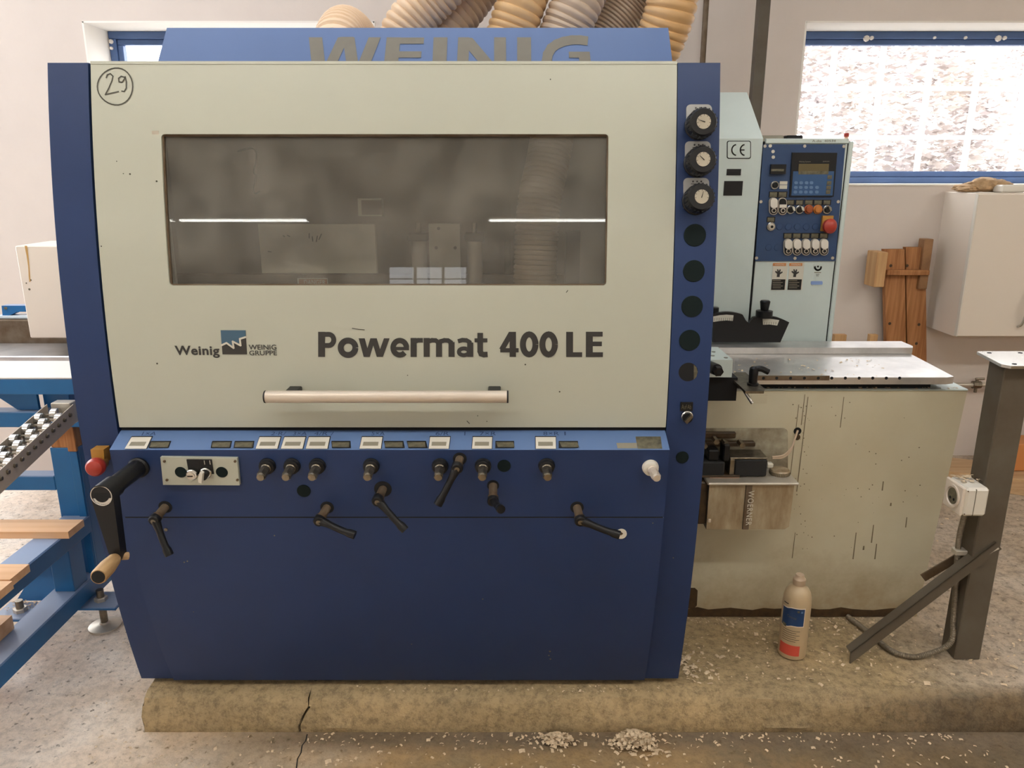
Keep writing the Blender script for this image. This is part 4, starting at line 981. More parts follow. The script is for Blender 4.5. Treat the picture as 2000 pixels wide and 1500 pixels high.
pxrect('sticker_text_line', 1590.5, 531.5, 1603.5, 533, flat(2.6992), -.0006, 0, m_lcd, st); text('sticker_print', '97', 1594, 535, 1599.5, 540.5, flat(2.6992), m_print, st)
pxpoly('blue_tape', roundrect(1583.5, 549, 1606.5, 556, 2), flat(2.6992), -.001, 0, M('pale_blue_tape', (.22, .33, .62, 1), .6), st)

# ---- lubrication pump on the pedestal
FC = flat(2.288)
lubplate = pxpoly('pump_back_plate', roundrect(1340, 836, 1538, 1000, 8), FC, -.004, 0, m_oilplate, mc)
tk = obj('oil_tank', bevel_sharp(prism(B(), [(.600, 2.170, .491), (.842, 2.170, .491), (.855, 2.170, .500), (.858, 2.170, .640), (.600, 2.170, .640)], (0, .114, 0)), .006, 2), m_tank, mc)
mkbox('tank_rim', .592, .870, 2.160, 2.286, .640, .648, m_galv, tk, bev=.003)
xa = hit(1455, 985, flat(2.17)).x
mkbox('sight_strip', xa-.0085+.006, xa+.0105+.006, 2.165, 2.172, .492, .640, m_rust, tk, bev=.001)
text('sight_lettering', 'WOERNER', 1459.0, 958, 1470.5, 1026, flat(2.165), m_paper, tk, bold=.012, rot=-90, spacing=1.15)
mkbox('tank_side', .575, .602, 2.185, 2.286, .50, .640, m_oil, tk, bev=.004)
mkbox('tank_bolt', .603, .612, 2.166, 2.170, .515, .527, m_alu, tk, bev=.001)
mb = mkbox('pump_motor', .684, .783, 2.205, 2.27, .652, .705, m_blackm, mc, bev=.003)
mkbox('motor_plate', .668, .684, 2.207, 2.27, .650, .706, m_steel, mb, bev=.002)
mkbox('motor_top', .668, .785, 2.210, 2.285, .705, .711, m_steel, mb, bev=.002)
c0 = onZ(1523, 921, .656)
cp_ = obj('filler_cap', lathe(B(), c0+Vector((0, 0, -.008)), (0, 0, 1), [(0, .030), (.012, .031), (.016, .028), (.017, .015)], 28), m_tank, mc)
bm = B()
for k in range(36):
    t = 2*PI*k/36; c = c0+Vector((math.cos(t)*.0305, math.sin(t)*.0305, 0)); cyl(bm, c+Vector((0, 0, -.007)), c+Vector((0, 0, .004)), .0012, n=5)
obj('cap_knurl', bm, m_grime, cp_, kind='stuff')
lb = obj('tank_label', prism(B(), [onZ(x, y, .6485) for x, y in ((1378, 922), (1436, 922), (1444, 934), (1386, 934))], (0, 0, .0012)), M('peach_label', (.55, .36, .25, 1), .6), tk)
vv = mkbox('valve_block', .575, .652, 2.20, 2.275, .655, .70, m_blackm, mc, bev=.004)
mkbox('valve_body', .60, .635, 2.21, 2.26, .70, .735, m_black, vv, bev=.004); mkbox('valve_body', .645, .665, 2.205, 2.25, .70, .755, m_black, vv, bev=.004)
mkbox('valve_tray', .575, .70, 2.20, 2.28, .650, .657, m_oil, vv, bev=.001); mkbox('oily_bar', .575, .76, 2.262, 2.284, .728, .742, m_oil, vv, bev=.002); mkbox('oily_bar', .575, .70, 2.27, 2.284, .752, .772, m_oil, vv, bev=.003)
for x, z in ((.59, .746), (.625, .76), (.655, .752), (.615, .675), (.705, .748)): obj('pipe_union', cyl(B(), (x, 2.25, z), (x, 2.215, z), .009, n=6), m_steel, vv)
for s in (0, .012):
    P = [onY(1508, 895-s*200, 2.215), onY(1530, 893-s*300, 2.22), onY(1545, 878-s*200, 2.24), onY(1552, 858, 2.262), onY(1558, 841, 2.285)]
    obj('pump_cable', tube(B(), smoothpath(P, 6), .0032, 8), m_hose3, mc)
disc('cable_hole', 1557.5, 842, 7.5, FC, -.001, .001, m_dark, mc); disc('cable_hole', 1557, 854, 6, FC, -.001, .001, m_oil, mc)
mkbox('terminal', .786, .806, 2.215, 2.235, .675, .69, m_paper, mb, bev=.003)

# ---- outfeed end behind the left column
og = mkbox('outfeed_guard', -1.856, -1.03, 2.90, 3.13, .940, 1.291, m_lam, mc, bev=.004)
bm = B()
rp = [(48, 480), (53, 480), (55.5, 500), (57.5, 520), (59, 540), (59.5, 550), (57.5, 551), (56, 540), (55, 520), (52, 500)]
P = [onY(x, y, 2.8992) for x, y in rp]; bm.faces.new([bm.verts.new(v) for v in P])
obj('glue_drip', bm, M('amber_glue', (.50, .30, .10, 1), .35), og, smooth=False)
for x, y, r in ((57.5, 565, 2.2), (51.5, 553, 1.5), (60, 547, 1.8)): disc('dent', x, y, r, flat(2.9), -.0006, .001, m_grime, og, n=10)
mkbox('outfeed_beam', -3.4, -1.03, 3.15, 3.24, .846, .964, m_rust, mc, bev=.004)
mkbox('outfeed_bed', -3.4, -1.03, 2.90, 3.14, .800, .868, m_table, mc, bev=.004)
# ------------------------------------------------ extraction hoses above the machine
def hosething(pts, r, pitch, mat, label, depth=.0058):
    o = obj('extraction_hose', ribhose(B(), pts, r, pitch, depth), mat)
    return tag(o, label, 'hose', 'ribbed extraction hoses above the machine')
def HP(px, py, Y): return onY(px, py, Y)
def hose(px, r, pitch, mat, label, end=None, **k):
    P = [HP(*q) for q in px]
    b0 = P[0].copy(); b0.z = 1.93
    if b0.z > P[0].z-.02: b0.z = P[0].z-.08
    hosething([Vector((b0.x, b0.y, max(1.86, min(b0.z, 1.90)))), *P], r, pitch, mat, label)
a = HP(672, 60, 2.62)
hosething([Vector((a.x-.005, 2.50, 1.80)), Vector((a.x-.002, 2.50, 1.90)), Vector((a.x, 2.56, 1.958)), Vector((a.x, 2.66, 1.99)), Vector((a.x+.01, 2.78, 1.975)), Vector((a.x+.02, 2.86, 1.90)), Vector((a.x+.02, 2.87, 1.82))], .074, .0195, m_hose, 'pale ribbed hose bent in a low arch, leftmost behind the blue top hood', .008)
hose([(778, 95, 2.62), (795, 52, 2.62), (832, 8, 2.62), (890, -50, 2.62), (960, -110, 2.68), (1010, -190, 2.74), (1040, -300, 2.8)], .072, .0215, m_hose, 'pale ribbed hose leaning right, second from the left above the top hood')
hose([(852, 110, 2.76), (874, 55, 2.76), (912, 5, 2.78), (960, -60, 2.8), (1010, -130, 2.86), (1060, -200, 2.9), (1080, -300, 2.9)], .074, .0225, m_hose, 'pale ribbed hose pressed against the right side of the hose left of the N')
hose([(985, 110, 2.62), (1000, 60, 2.62), (1020, 0, 2.62), (1045, -70, 2.66), (1080, -160, 2.72), (1110, -300, 2.8)], .077, .0235, m_hose2, 'yellowed ribbed hose rising above the letter I of the top hood')
hose([(1088, 110, 2.62), (1104, 60, 2.62), (1130, 0, 2.62), (1160, -70, 2.66), (1190, -160, 2.72), (1200, -300, 2.8)], .079, .0205, m_hose3, 'greyish ribbed hose rising above the letter G of the top hood')
hose([(1150, 130, 2.80), (1184, 66, 2.80), (1222, 14, 2.80), (1262, -42, 2.80), (1300, -120, 2.84), (1320, -300, 2.9)], .078, .0120, m_hose3, 'greyish closely ribbed hose leaning right behind its neighbours', )
hosething([HP(1235, 180, 2.66), HP(1268, 120, 2.66), HP(1292, 70, 2.64), HP(1309, 20, 2.62), HP(1316, -30, 2.62), HP(1318, -100, 2.66), HP(1318, -300, 2.8)], .080, .0240, m_hose2, 'tan yellow ribbed hose hanging at the right end of the top hood')
dk = tag(obj('extraction_duct', cyl(B(), (-1.2, 2.86, 2.95), (1.6, 2.86, 2.95), .16, n=28), m_galv), 'galvanised extraction duct running above the hoses, out of frame', 'duct')
# pipes on the back wall
def vpipe(name, X, Y, r, z0, z1, m, lab, sq=False):
    if sq: o = mkbox(name, X-r, X+r, Y-r, Y+r, z0, z1, m, bev=.003)
    else: o = obj(name, cyl(B(), (X, Y, z0), (X, Y, z1), r, n=14), m)
    return tag(o, lab, 'pipe')
vpipe('conduit_pipe', .868, 3.76, .0125, .11, ZC, m_rust, 'thin weathered grey pipe running up the wall right of the hoses')
ps = vpipe('steel_post', 1.022, 3.42, .0235, .11, ZC, m_post, 'square grey steel post rising behind the pale green infeed housing', True); ps['category'] = 'post'

# ------------------------------------------------ outfeed stand (bright blue)
st = empty('outfeed_table', (-1.55, 2.3, 0), 'bright blue steel outfeed table frame with white top left of the machine', 'table')
mkbox('table_top', -3.3, -1.095, 2.347, 2.57, .924, .930, M('white_table_top', (.80, .79, .76, 1), .35), st, bev=.002)
mkbox('apron', -3.3, -1.10, 2.349, 2.40, .872, .9235, m_stand, st, bev=.002)
cx0, cx1 = -1.566, -1.471
bm = B()
box(bm, cx0, cx1, 2.452, 2.462, .11, .655, .001); box(bm, cx0, cx0+.012, 2.462, 2.53, .11, .655, .001); box(bm, cx1-.010, cx1, 2.462, 2.53, .11, .655, .001); box(bm, cx0, cx1, 2.53, 2.54, .11, .655, .001)
box(bm, cx1-.028, cx1-.002, 2.446, 2.454, .11, .655, .001)
obj('leg', bm, m_stand, st)
mkbox('leg_upper', cx0+.005, cx1-.002, 2.452, 2.53, .735, .9, m_stand, st)
wbk = mkbox('wood_block', cx0+.005, cx1+.0, 2.450, 2.53, .655, .740, m_plank, st, bev=.004); mkbox('wood_block', cx1-.028, cx1+.002, 2.44, 2.451, .645, .74, m_plank, st, bev=.002)
mkbox('leg_right', -1.40, -1.30, 2.46, 2.54, .735, .904, m_stand, st); 
prism_g = prism(B(), [(-1.70, 2.42, .854), (-1.56, 2.42, .854), (-1.56, 2.42, .800), (-1.63, 2.42, .800)], (0, .012, 0)); obj('gusset', prism_g, m_stand, st)
m_standtop = m_stand
mkbox('cross_rail', -3.3, cx1+.18, 2.40, 2.455, .745, .798, m_stand, st, bev=.003)
mkbox('cross_rail', -3.3, cx0, 2.45, 2.505, .500, .553, m_stand, st, bev=.003)
mkbox('side_rail', -1.562, -1.470, 1.2, 2.46, .342, .405, m_stand, st, bev=.004)
mkbox('side_rail', -1.562, -1.470, 1.2, 2.56, .120, .187, m_stand, st, bev=.004)
# slanted lower leg plate
obj('brace', bevel_sharp(prism(B(), [(-1.49, 2.50, .34), (-1.60, 2.50, .34), (-1.74, 2.40, .105), (-1.59, 2.40, .105)], (0, .03, .012)), .002), m_stand, st)
mkbox('inner_leg', -1.545, -1.478, 2.32, 2.40, .187, .342, m_stand, st)
for cx, cy, rz in ((-1.685, 2.335, .2), (-1.445, 2.405, -.5)):
    ft = obj('foot_plate', box(B(), cx-.075, cx+.075, cy-.05, cy+.06, .092, .104, .003, rot=None), m_stand, st)
    obj('threaded_rod', cyl(B(), (cx, cy, .012), (cx, cy, .145), .0125, n=12), m_steel, ft)
    obj('nut', cyl(B(), (cx, cy, .104), (cx, cy, .118), .022, n=6, bev=.002), m_galv, ft)
    obj('foot_disc', lathe(B(), (cx, cy, 0.0), (0, 0, 1), [(0, .054), (.006, .054), (.011, .036), (.015, .018), (.02, .015)], 30), m_galv, ft)
# roller rail (skate wheel track)
rr_ = empty('roller_track', (-1.39, 1.9, .75), 'silver skate-wheel roller track sloping down toward the viewer beside the blue stand', 'roller track')
def tz(y): return .797+(y-1.894)*(.865-.797)/(2.254-1.894)
y0, y1 = 1.30, 2.262
def rail(x0, x1, h0=.058, top=0):
    bm = B(); L = []
    for y in (y0, y1):
        z = tz(y)+top; L.append([bm.verts.new((x0, y, z-h0)), bm.verts.new((x1, y, z-h0)), bm.verts.new((x1, y, z)), bm.verts.new((x0, y, z))])
    a, b = L
    for i in range(4): bm.faces.new((a[i], a[(i+1) % 4], b[(i+1) % 4], b[i]))
    bm.faces.new(a); bm.faces.new(b[::-1]); return bm
obj('side_rail', rail(-1.3515, -1.349), m_track, rr_); obj('side_rail', rail(-1.432, -1.4295), m_track, rr_)
obj('bottom_plate', rail(-1.43, -1.351, .058, -.054+.0), m_rust, rr_) if False else None
bolt = None; wheel = None
for i in range(30):
    y = y0+.02+i*.0315
    z = tz(y)-.020
    if bolt is None:
        bolt = obj('axle_bolt', cyl(B(), (-1.349, y, z), (-1.343, y, z), .0065, n=6, bev=.001), m_steel, rr_); src_b = (y, z)
        ax = obj('axle', cyl(B(), (-1.43, y, z), (-1.35, y, z), .0035, n=8), m_steel, rr_)
    else:
        for s in (bolt, ax):
            c = s.copy(); COL.objects.link(c); c.location = s.location+Vector((0, y-src_b[0], z-src_b[1]))
    for k, x in enumerate((-1.421, -1.3905, -1.360)):
        if (i+k) % 2: continue
        if wheel is None:
            wheel = obj('wheel', lathe(B(), (x-.0095, y, z), (1, 0, 0), [(0, .006), (0, .019), (.001, .0215), (.018, .0215), (.019, .019), (.019, .006)], 22), m_bright, rr_); src = (x, y, z)
        else:
            c = wheel.copy(); COL.objects.link(c); c.location = wheel.location+Vector((x-src[0], y-src[1], z-src[2]))
mkbox('track_hook', -1.42, -1.36, 2.262, 2.30, .80, .87, m_galv, rr_, bev=.002)
mkbox('track_leg', -1.41, -1.37, 2.25, 2.28, .0, .81, m_stand, rr_, bev=.003) if False else None
# boards on the stand
def board(x1, yf, yb, zt, th, lab, skew=.0, x0=-3.2, m=None):
    bm = prism(B(), [(x0, yf, zt-th), (x1, yf, zt-th), (x1+skew, yb, zt-th), (x0, yb, zt-th)], (0, 0, th)); bevel_sharp(bm, .0015)
    return tag(obj('pine_board', bm, m or m_board), lab, 'board', 'pine boards lying across the blue stand')
board(-1.440, 2.276, 2.369, .430, .024, 'long pine board lying on the blue stand, farthest of the upper boards')
board(-1.437, 1.972, 2.063, .430, .024, 'pine board on the blue stand, middle of the three upper boards')
board(-1.425, 1.850, 1.965, .430, .024, 'pine board on the blue stand, nearest of the three upper boards')
board(-1.545, 2.03, 2.10, .235, .046, 'short pine batten end low on the blue stand, farther of the two lower ones')
board(-1.560, 1.90, 1.98, .235, .046, 'short pine batten end low on the blue stand, nearer of the two lower ones')
# blue clamp on the beam
bc = obj('blue_scraper', bevel_sharp(prism(B(), [onY(x, y, 3.18) for x, y in ((3, 597), (50, 597), (50, 609), (31, 609), (26, 613), (12, 618), (5, 618))], (0, .04, 0)), .002), m_stand, None, 'bright blue moulded tool part lying on the beam beside the white guard box', 'tool')
tg = obj('tool_rivet', cyl(B(), onY(11, 602, 3.18), onY(11, 602, 3.176), .006, n=12), m_grime, bc)
tag(mkbox('clear_case', -2.16, -1.97, 3.17, 3.23, .9655, .978, M('clear_plastic_case', (.62, .70, .75, 1), .25), bev=.002), 'flat pale clear plastic case under the bright blue tool part', 'case')

# ------------------------------------------------ right side: post, brace, socket, conduit
po = empty('table_support_post', (1.395, 2.08, .11), 'dark grey square steel support post with flat top plate at the right edge', 'post')
mkbox('post_tube', 1.357, 1.436, 2.05, 2.125, .111, 1.040, m_post, po, bev=.003)
bm = prism(B(), [(1.353, 2.02, 1.040), (1.50, 2.02, 1.040), (1.50, 2.20, 1.040), (1.375, 2.20, 1.040), (1.362, 2.195, 1.040), (1.338, 2.04, 1.040)], (0, 0, .008)); bevel_sharp(bm, .0015)
tp = obj('top_plate', bm, m_bright, po)
for X, Y in ((1.375, 2.042), (1.388, 2.178), (1.478, 2.178), (1.478, 2.042)): obj('bolt_hole', cyl(B(), (X, Y, 1.0478), (X, Y, 1.0488), .006, n=14), m_dark, tp)
# angle-iron brace
b0 = Vector((1.03, 2.033, .125)); b1 = Vector((1.425, 2.040, .500)); d = (b1-b0).normalized(); n_ = Vector((-d.z, 0, d.x))
bm = prism(B(), [b0+n_*-.012-d*.012, b0+n_*.018+d*.015, b1+n_*.018, b1-n_*.012], (0, .004, 0))
prism(bm, [b0+n_*.018+d*.015, b1+n_*.018, b1+n_*.014, b0+n_*.014+d*.013], (0, .034, 0))
bevel_sharp(bm, .0008); obj('brace', bm, m_post, po)
b0 = Vector((1.27, 2.13, .345)); b1 = Vector((1.36, 2.12, .42)); d = (b1-b0).normalized(); n_ = Vector((-d.z, 0, d.x))
bm = prism(B(), [b0-n_*.014, b0+n_*.014, b1+n_*.014, b1-n_*.014], (0, .004, 0)); obj('rear_brace', bm, m_rust, po)
bm = tube(B(), [Vector((1.362, 2.047, .435)), Vector((1.385, 2.045, .462)), Vector((1.41, 2.045, .483)), Vector((1.424, 2.044, .494))], .0055, 8); obj('weld_seam', bm, m_galv, po)
# socket
so = empty('wall_socket_box', (1.32, 2.06, .64), 'white surface-mounted power socket box fixed to the steel post', 'socket')
mkbox('housing', 1.290, 1.3565, 2.020, 2.115, .603, .690, m_white, so, bev=.007)
mkbox('cover', 1.281, 1.290, 2.022, 2.113, .604, .690, m_lam, so, bev=.003)
bm = lathe(B(), (1.2812, 2.067, .648), (-1, 0, 0), [(-.002, .034), (.004, .034), (.004, .028), (-.0008, .026), (-.0008, .002)], 28); obj('socket_ring', bm, m_lam, so)
obj('socket_well', cyl(B(), (1.2816, 2.067, .648), (1.2798, 2.067, .648), .024, n=24), m_grime, so)
for dz in (-.009, .009): obj('socket_hole', cyl(B(), (1.280, 2.067+dz, .640), (1.2788, 2.067+dz, .640), .0042, n=10), m_dark, so)
mkbox('seam', 1.3165, 1.3178, 2.0192, 2.03, .606, .687, m_grime, so, bev=0)
for z in (.612, .682): obj('cover_screw', cyl(B(), (1.293, 2.0195, z), (1.293, 2.0185, z), .002, n=8), m_rust, so)
# chips on the socket box
def chips(bm, n, pos, s0, s1, rr):
    for i in range(n):
        p = pos(rr); s = rr.uniform(s0, s1); asp = rr.uniform(.25, .7)
        m = Matrix.Rotation(rr.uniform(0, 6.3), 3, 'Z') @ Matrix.Rotation(rr.uniform(-.5, .5), 3, 'X')
        c = rr.uniform(.1, .5)
        q = [Vector((-s, -s*asp, 0)), Vector((0, -s*asp, s*c)), Vector((s, -s*asp, 0)), Vector((s, s*asp, 0)), Vector((0, s*asp, s*c)), Vector((-s, s*asp, 0))]
        v = [bm.verts.new(p+m@x+Vector((0, 0, .0012))) for x in q]
        bm.faces.new((v[0], v[1], v[4], v[5])); bm.faces.new((v[1], v[2], v[3], v[4]))
rr = random.Random(11)
bm = B(); chips(bm, 40, lambda r: Vector((r.uniform(1.295, 1.355), r.uniform(2.06, 2.11), .691+r.uniform(0, .006))), .003, .008, rr)
tag(obj('wood_chips', bm, m_chip, smooth=False), 'pale wood chips lying on top of the white socket box', 'wood chips', None, 'stuff')
m_conduit = M('conduit_grey', (.20, .165, .12, 1), .45, metal=.4)
P = [Vector((1.338, 2.085, .60)), Vector((1.335, 2.09, .50)), Vector((1.342, 2.088, .40)), Vector((1.348, 2.085, .32)), Vector((1.352, 2.078, .235)), Vector((1.338, 2.055, .165)), onZ(1800, 1281, .122), onZ(1765, 1280, .122), onZ(1735, 1267, .122), onZ(1700, 1238, .122), onZ(1655, 1203, .122)]
co = tag(obj('flexible_conduit', ribhose(B(), P, .0085, .0052, .0013, 12), m_conduit), 'grey corrugated cable conduit looping from the post to the machine foot', 'cable')
mkbox('conduit_clip', 1.322, 1.357, 2.072, 2.10, .452, .468, m_galv, co, bev=.002)
# bottle on the plinth
cx, cy = .8699, 2.085
bo = obj('squeeze_bottle', lathe(B(), (cx, cy, .111), (0, 0, 1), [(0, .036), (.003, .0405), (.010, .0418), (.175, .0418), (.200, .0405), (.215, .037), (.228, .030), (.236, .020), (.240, .0165), (.246, .0165)], 40), m_bottle, None, 'translucent tan plastic bottle with blue label standing on the plinth', 'bottle')
obj('bottle_cap', lathe(B(), (cx, cy, .352), (0, 0, 1), [(0, .0185), (.004, .0195), (.018, .0185), (.023, .014), (.026, .013), (.032, .012), (.033, .003)], 26), m_hose3, bo)
def wrap(name, pts, mat, r=.0423, sub=8, dr=0):
    """flat print wrapped round the bottle; pts: (angle deg from the camera side, z) rows"""
    bm = B(); 
    for (a0, zt0, zb0), (a1, zt1, zb1) in zip(pts, pts[1:]):
        q = []
        for a, z in ((a0, zb0), (a1, zb1), (a1, zt1), (a0, zt0)):
            t = math.radians(a); q.append(bm.verts.new((cx+math.sin(t)*(r+dr), cy-math.cos(t)*(r+dr), z)))
        bm.faces.new(q)
    return obj(name, bm, mat, bo)
def band(a0, a1, zt, zb, n=12): return [(a0+(a1-a0)*i/n, zt(i/n), zb(i/n)) for i in range(n+1)]
sst = lambda t, c, w: 1/(1+math.exp(-(t-c)/w))
wrap('label_border', band(-86, 16, lambda t: .292-.006*(1-sst(t, .35, .05)), lambda t: .228-.008*(1-sst(t, .4, .05)), 16), m_lam, .0421)
wrap('blue_label', band(-83, 13, lambda t: .289-.006*(1-sst(t, .35, .05)), lambda t: .231-.008*(1-sst(t, .4, .05)), 16), m_bluelabel, .0424)
wrap('red_label', band(-80, 8, lambda t: .165-.002*t, lambda t: .128+.0*t, 12), m_redlabel, .0423)
for i in range(6): wrap('label_print', band(-72, -12 if i % 2 else 2, lambda t, i=i: .214-i*.0072, lambda t, i=i: .2125-i*.0072, 8), m_print, .0423)
wrap('label_print', band(-80, -55, lambda t: .300, lambda t: .2965, 6), m_print, .0423)
# curved word on the label
cu = bpy.data.curves.new('t', 'FONT'); cu.body = 'Cosmid'; cu.resolution_u = 2; to = bpy.data.objects.new('t', cu); COL.objects.link(to)
me = bpy.data.meshes.new_from_object(to.evaluated_get(bpy.context.evaluated_depsgraph_get())); bpy.data.objects.remove(to)
bm = B(); bm.from_mesh(me); w = max(v.co.x for v in bm.verts)
for v in bm.verts:
    t = math.radians(-57+38*v.co.x/w); z = .257+v.co.y*.012-.004*v.co.x/w; v.co = Vector((cx+math.sin(t)*.0428, cy-math.cos(t)*.0428, z))
obj('label_word', bm, m_grime, bo, smooth=False)
wrap('label_box', band(-17, -8, lambda t: .284, lambda t: .277, 3), m_grime, .0427); wrap('label_box', band(-3, 6, lambda t: .283, lambda t: .276, 3), m_keyprint, .0427)
wrap('label_box', band(-76, -56, lambda t: .232-.002*t, lambda t: .222-.002*t, 4), m_grime, .0427)

# ------------------------------------------------ back wall, right part
wc = empty('wall_cabinet', (2.7, 3.83, .81), 'off-white laminate wall cabinet hung under the right window', 'cabinet')
mkbox('carcass', 2.095, 3.3, 3.572, 3.829, .806, 1.467, m_lam, wc, bev=.002)
dr = mkbox('cabinet_door', 2.097, 2.70, 3.550, 3.570, .812, 1.462, m_lam, wc, bev=.002); mkbox('cabinet_door', 2.704, 3.298, 3.550, 3.570, .812, 1.462, m_lam, wc, bev=.002)
mkbox('edge_strip', 2.093, 2.0975, 3.549, 3.5695, .812, 1.462, m_white, wc, bev=0)
q0 = onY(1991, 572, 3.53); q1 = onY(1991, 640, 3.53); h_x = q1.x+.005
obj('door_handle', tube(B(), smoothpath([(h_x, 3.55, q1.z), (h_x+.002, 3.525, q1.z+.02), (h_x+.006, 3.515, (q0.z+q1.z)/2), (h_x+.010, 3.525, q0.z-.02), (h_x+.012, 3.55, q0.z)], 6), .006, 10), m_bright, dr)
# things on the cabinet
bm = B()
for k, (x, y, z, rx, ry, rz) in enumerate(((2.15, 3.72, 1.488, .075, .05, .022), (2.21, 3.70, 1.500, .08, .05, .034), (2.27, 3.70, 1.495, .06, .05, .03), (2.12, 3.69, 1.480, .045, .035, .014))):
    r_ = bmesh.ops.create_icosphere(bm, subdivisions=4, radius=1)
    for v in r_['verts']:
        n = 1+.22*noise.noise(v.co*2.1+Vector((k*4, 0, 0)))+.09*noise.noise(v.co*6)
        v.co = Vector((x+v.co.x*rx*n, y+v.co.y*ry*n, max(1.4685, z+v.co.z*rz*n)))
tag(obj('work_glove', bm, m_cloth), 'crumpled tan work glove lying on the left end of the wall cabinet', 'glove')
pb = mkbox('white_box', 2.225, 2.335, 3.60, 3.67, 1.468, 1.502, m_white, bev=.006); tag(pb, 'small white plastic box on top of the wall cabinet', 'box')
bm = B()
for k in range(3): box(bm, 2.42+k*.03, 3.0, 3.66, 3.78, 1.4685+k*.012, 1.4775+k*.012, .003)
tag(obj('paper_stack', bm, m_paper), 'loose white papers stacked on top of the wall cabinet', 'papers')
# glue bottle on the sill
gx = 1.632; gb = obj('glue_bottle', lathe(B(), (gx, 3.935, 1.504), (0, 0, 1), [(0, .026), (.004, .030), (.16, .030), (.185, .024), (.2, .012), (.225, .007), (.228, .006)], 22), M('pale_orange_bottle', (.80, .55, .38, 1), .4), None, 'pale orange bottle with small red cap standing on the window sill', 'bottle')
obj('bottle_cap', cyl(B(), (gx, 3.935, 1.725), (gx, 3.935, 1.742), .0125, n=14, bev=.002), m_red, gb)
# wooden rack leaning at the wall
wr = empty('wooden_rack', (1.9, 3.76, .11), 'reddish wooden plank rack leaning against the wall left of the wall cabinet', 'rack')
def leanbox(name, x0, x1, z0, z1, y0, th, mat, par, bev=.003, tilt=.0): return mkbox(name, x0, x1, y0-th, y0, z0, z1, mat, par, bev=bev)
def X_(px, py, Y): return onY(px, py, Y)
a = X_(1727, 487, 3.76); b_ = X_(1768, 485, 3.76); c_ = X_(1808, 483, 3.76)
def leanplank(x0, x1, zt, sl=.15):
    dx = sl*(zt-.112)
    return obj('plank', bevel_sharp(prism(B(), [(x0, 3.76, zt), (x1, 3.76, zt), (x1+dx, 3.76, .112), (x0+dx, 3.76, .112)], (0, .03, 0)), .003), m_plank, wr)
leanplank(a.x, b_.x-.0025, a.z); leanplank(b_.x+.0025, c_.x, c_.z)
a = X_(1711, 492, 3.70); b_ = X_(1730, 560, 3.70); leanbox('end_block', a.x, a.x+.050, b_.z, a.z, 3.79, .11, m_plankl, wr)
a = X_(1733, 528, 3.72); b_ = X_(1818, 524, 3.72); z_ = X_(1770, 538, 3.72).z; leanbox('crossbar', a.x, b_.x, z_, a.z, 3.757, .035, m_plank, wr)
a = X_(1807, 467, 3.74); b_ = X_(1825, 565, 3.74); leanbox('upright', a.x, a.x+.043, b_.z, a.z, 3.80, .06, M('dark_upright_wood', (.33, .17, .075, 1), .6, var=.4, vscale=15), wr)
for px, py in ((1740, 519), (1772, 519), (1800, 522), (1738, 632), (1795, 634), (1790, 671)):
    q = X_(px, py, 3.759); obj('knot', lathe(B(), (q.x, 3.7605, q.z), (0, -1, 0), [(0, .008), (.0012, .007)], 12), m_oil, wr)
for px, w, lab in ((1641, .06, 'short pale offcut board standing at the wall behind the infeed table, left one'), (1706, .040, 'short pale offcut board standing against the left side of the wooden rack')):
    q = X_(px, 653, 3.74); tag(mkbox('offcut_board', q.x-w/2, q.x+w/2, 3.73, 3.76, .1115, q.z, m_plankl, bev=.002), lab, 'board')
# planks lying on the floor by the wall
def fplank(pxy, z, th, lab, m):
    P = [onZ(x, y, z) for x, y in pxy]
    tag(obj('floor_plank', bevel_sharp(prism(B(), P, (0, 0, -th)), .002), m), lab, 'plank', 'planks lying along the wall')
m_plankx = wood('pale_floor_plank', (.58, .40, .23, 1), (.47, .30, .16, 1), 'x')
fplank([(1780, 885), (2140, 925), (2160, 955), (1780, 912)], .150, .038, 'pale plank lying on the floor along the wall, the farther one', m_plankx)
fplank([(1780, 914), (2160, 958), (2180, 985), (1780, 925)], .138, .026, 'pale plank lying on the floor along the wall, the nearer one', m_plankx)
tag(mkbox('orange_crate', 2.42, 2.75, 3.50, 3.64, .152, .29, m_orange, bev=.004), 'orange box standing on the planks at the right edge', 'box')
# wall pipe with valve
z_ = onY(1900, 752, 3.77).z
pv = obj('wall_pipe', cyl(B(), (1.9, 3.775, z_), (3.2, 3.775, z_), .011, n=12), m_galv, None, 'horizontal galvanised pipe with valve low on the wall behind the post', 'pipe')
vx = onY(1908, 752, 3.77).x
obj('valve_body', cyl(B(), (vx-.02, 3.775, z_), (vx+.02, 3.775, z_), .02, n=8), m_steel, pv); obj('valve_stem', cyl(B(), (vx, 3.775, z_-.04), (vx, 3.775, z_+.035), .008, n=10), m_steel, pv)
obj('valve_handle', cyl(B(), (vx-.012, 3.77, z_+.032), (vx+.03, 3.765, z_+.034), .006, n=8), m_steel, pv)
# ------------------------------------------------ wood chips everywhere
def surf_z(x, y): return .111 if (y > 1.93 and x > -1.06) else 0.001
rr = random.Random(5); bm = B()
def near(r):
    while True:
        x = r.uniform(-1.25, 1.35); y = 1.66+abs(r.gauss(0, .11)); 
        if y < 1.86: return Vector((x, y, .001))
chips(bm, 360, near, .0022, .0055, rr); chips(bm, 40, near, .005, .009, rr)
chips(bm, 190, lambda r: Vector((r.uniform(-.6, 1.3), 1.862-abs(r.gauss(0, .025)), .001)), .002, .006, rr)
chips(bm, 120, lambda r: Vector((r.uniform(-1.9, -1.1), r.uniform(1.6, 2.7), .001)), .002, .0055, rr)
tag(obj('floor_shavings', bm, m_chip, smooth=False), 'scattered pale wood shavings on the floor in front of the plinth', 'wood shavings', None, 'stuff')
bm = B()
chips(bm, 60, lambda r: Vector((r.uniform(.47, 1.6), r.uniform(1.93, 2.25), .111)), .005, .011, rr)
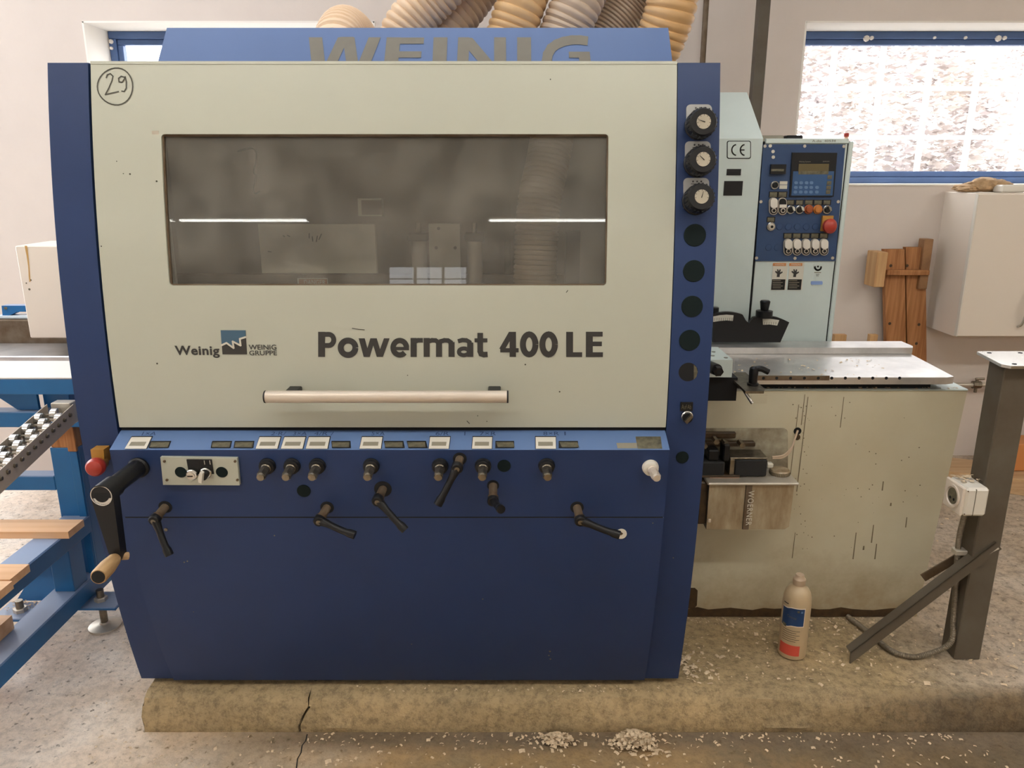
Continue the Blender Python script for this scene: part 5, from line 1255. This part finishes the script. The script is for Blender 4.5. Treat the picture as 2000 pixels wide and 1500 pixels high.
chips(bm, 60, lambda r: Vector((.52+abs(r.gauss(0, .05)), r.uniform(1.93, 2.1), .111)), .003, .009, rr)
chips(bm, 330, lambda r: Vector((r.uniform(.47, 1.9), r.uniform(1.95, 2.28), .111)), .002, .0055, rr)
chips(bm, 120, lambda r: Vector((r.uniform(.45, 1.2), 2.28-abs(r.gauss(0, .02)), .112)), .002, .005, rr)
chips(bm, 140, lambda r: Vector((r.uniform(1.45, 2.6), r.uniform(2.0, 3.2), .111)), .003, .008, rr)
chips(bm, 70, lambda r: Vector((r.uniform(-.5, .45), r.uniform(1.90, 1.93), .108)), .0018, .004, rr)
tag(obj('plinth_shavings', bm, m_chip, smooth=False), 'scattered pale wood shavings on top of the concrete plinth', 'wood shavings', None, 'stuff')
bm = B()
chips(bm, 90, lambda r: Vector((r.uniform(.45, 1.2), r.uniform(2.27, 2.5), .953)), .002, .006, rr)
chips(bm, 60, lambda r: Vector((r.uniform(.6, 1.38), r.uniform(2.287, 2.30), .9085)), .002, .006, rr)
tag(obj('table_shavings', bm, m_chip, smooth=False), 'wood shavings lying on the steel infeed table', 'wood shavings', None, 'stuff')
for cx_, cy_, n, sx, sy, h, lab in ((.128, 1.825, 260, .042, .022, .030, 'small heap of wood shavings at the plinth foot, the left one'), (.345, 1.815, 480, .055, .030, .045, 'larger heap of wood shavings at the plinth foot, the right one')):
    bm = B()
    def pos(r):
        a = r.gauss(0, 1)*.5; b = r.gauss(0, 1)*.5; return Vector((cx_+a*sx+b*.01, min(1.862, cy_+b*sy-a*.008), .001+max(0, h*(1-(a*a+b*b)/1.6))*r.uniform(.2, 1)))
    chips(bm, n, pos, .003, .0095, rr)
    tag(obj('shavings_heap', bm, m_chip, smooth=False), lab, 'wood shavings', None, 'stuff')
bm = B(); chips(bm, 70, lambda r: Vector((r.uniform(-1.74, -1.62), r.uniform(2.33, 2.39), .1045+r.uniform(0, .008))), .003, .007, rr)
tag(obj('foot_shavings', bm, m_chip, smooth=False), 'wood shavings on the blue foot plate of the outfeed stand', 'wood shavings', None, 'stuff')
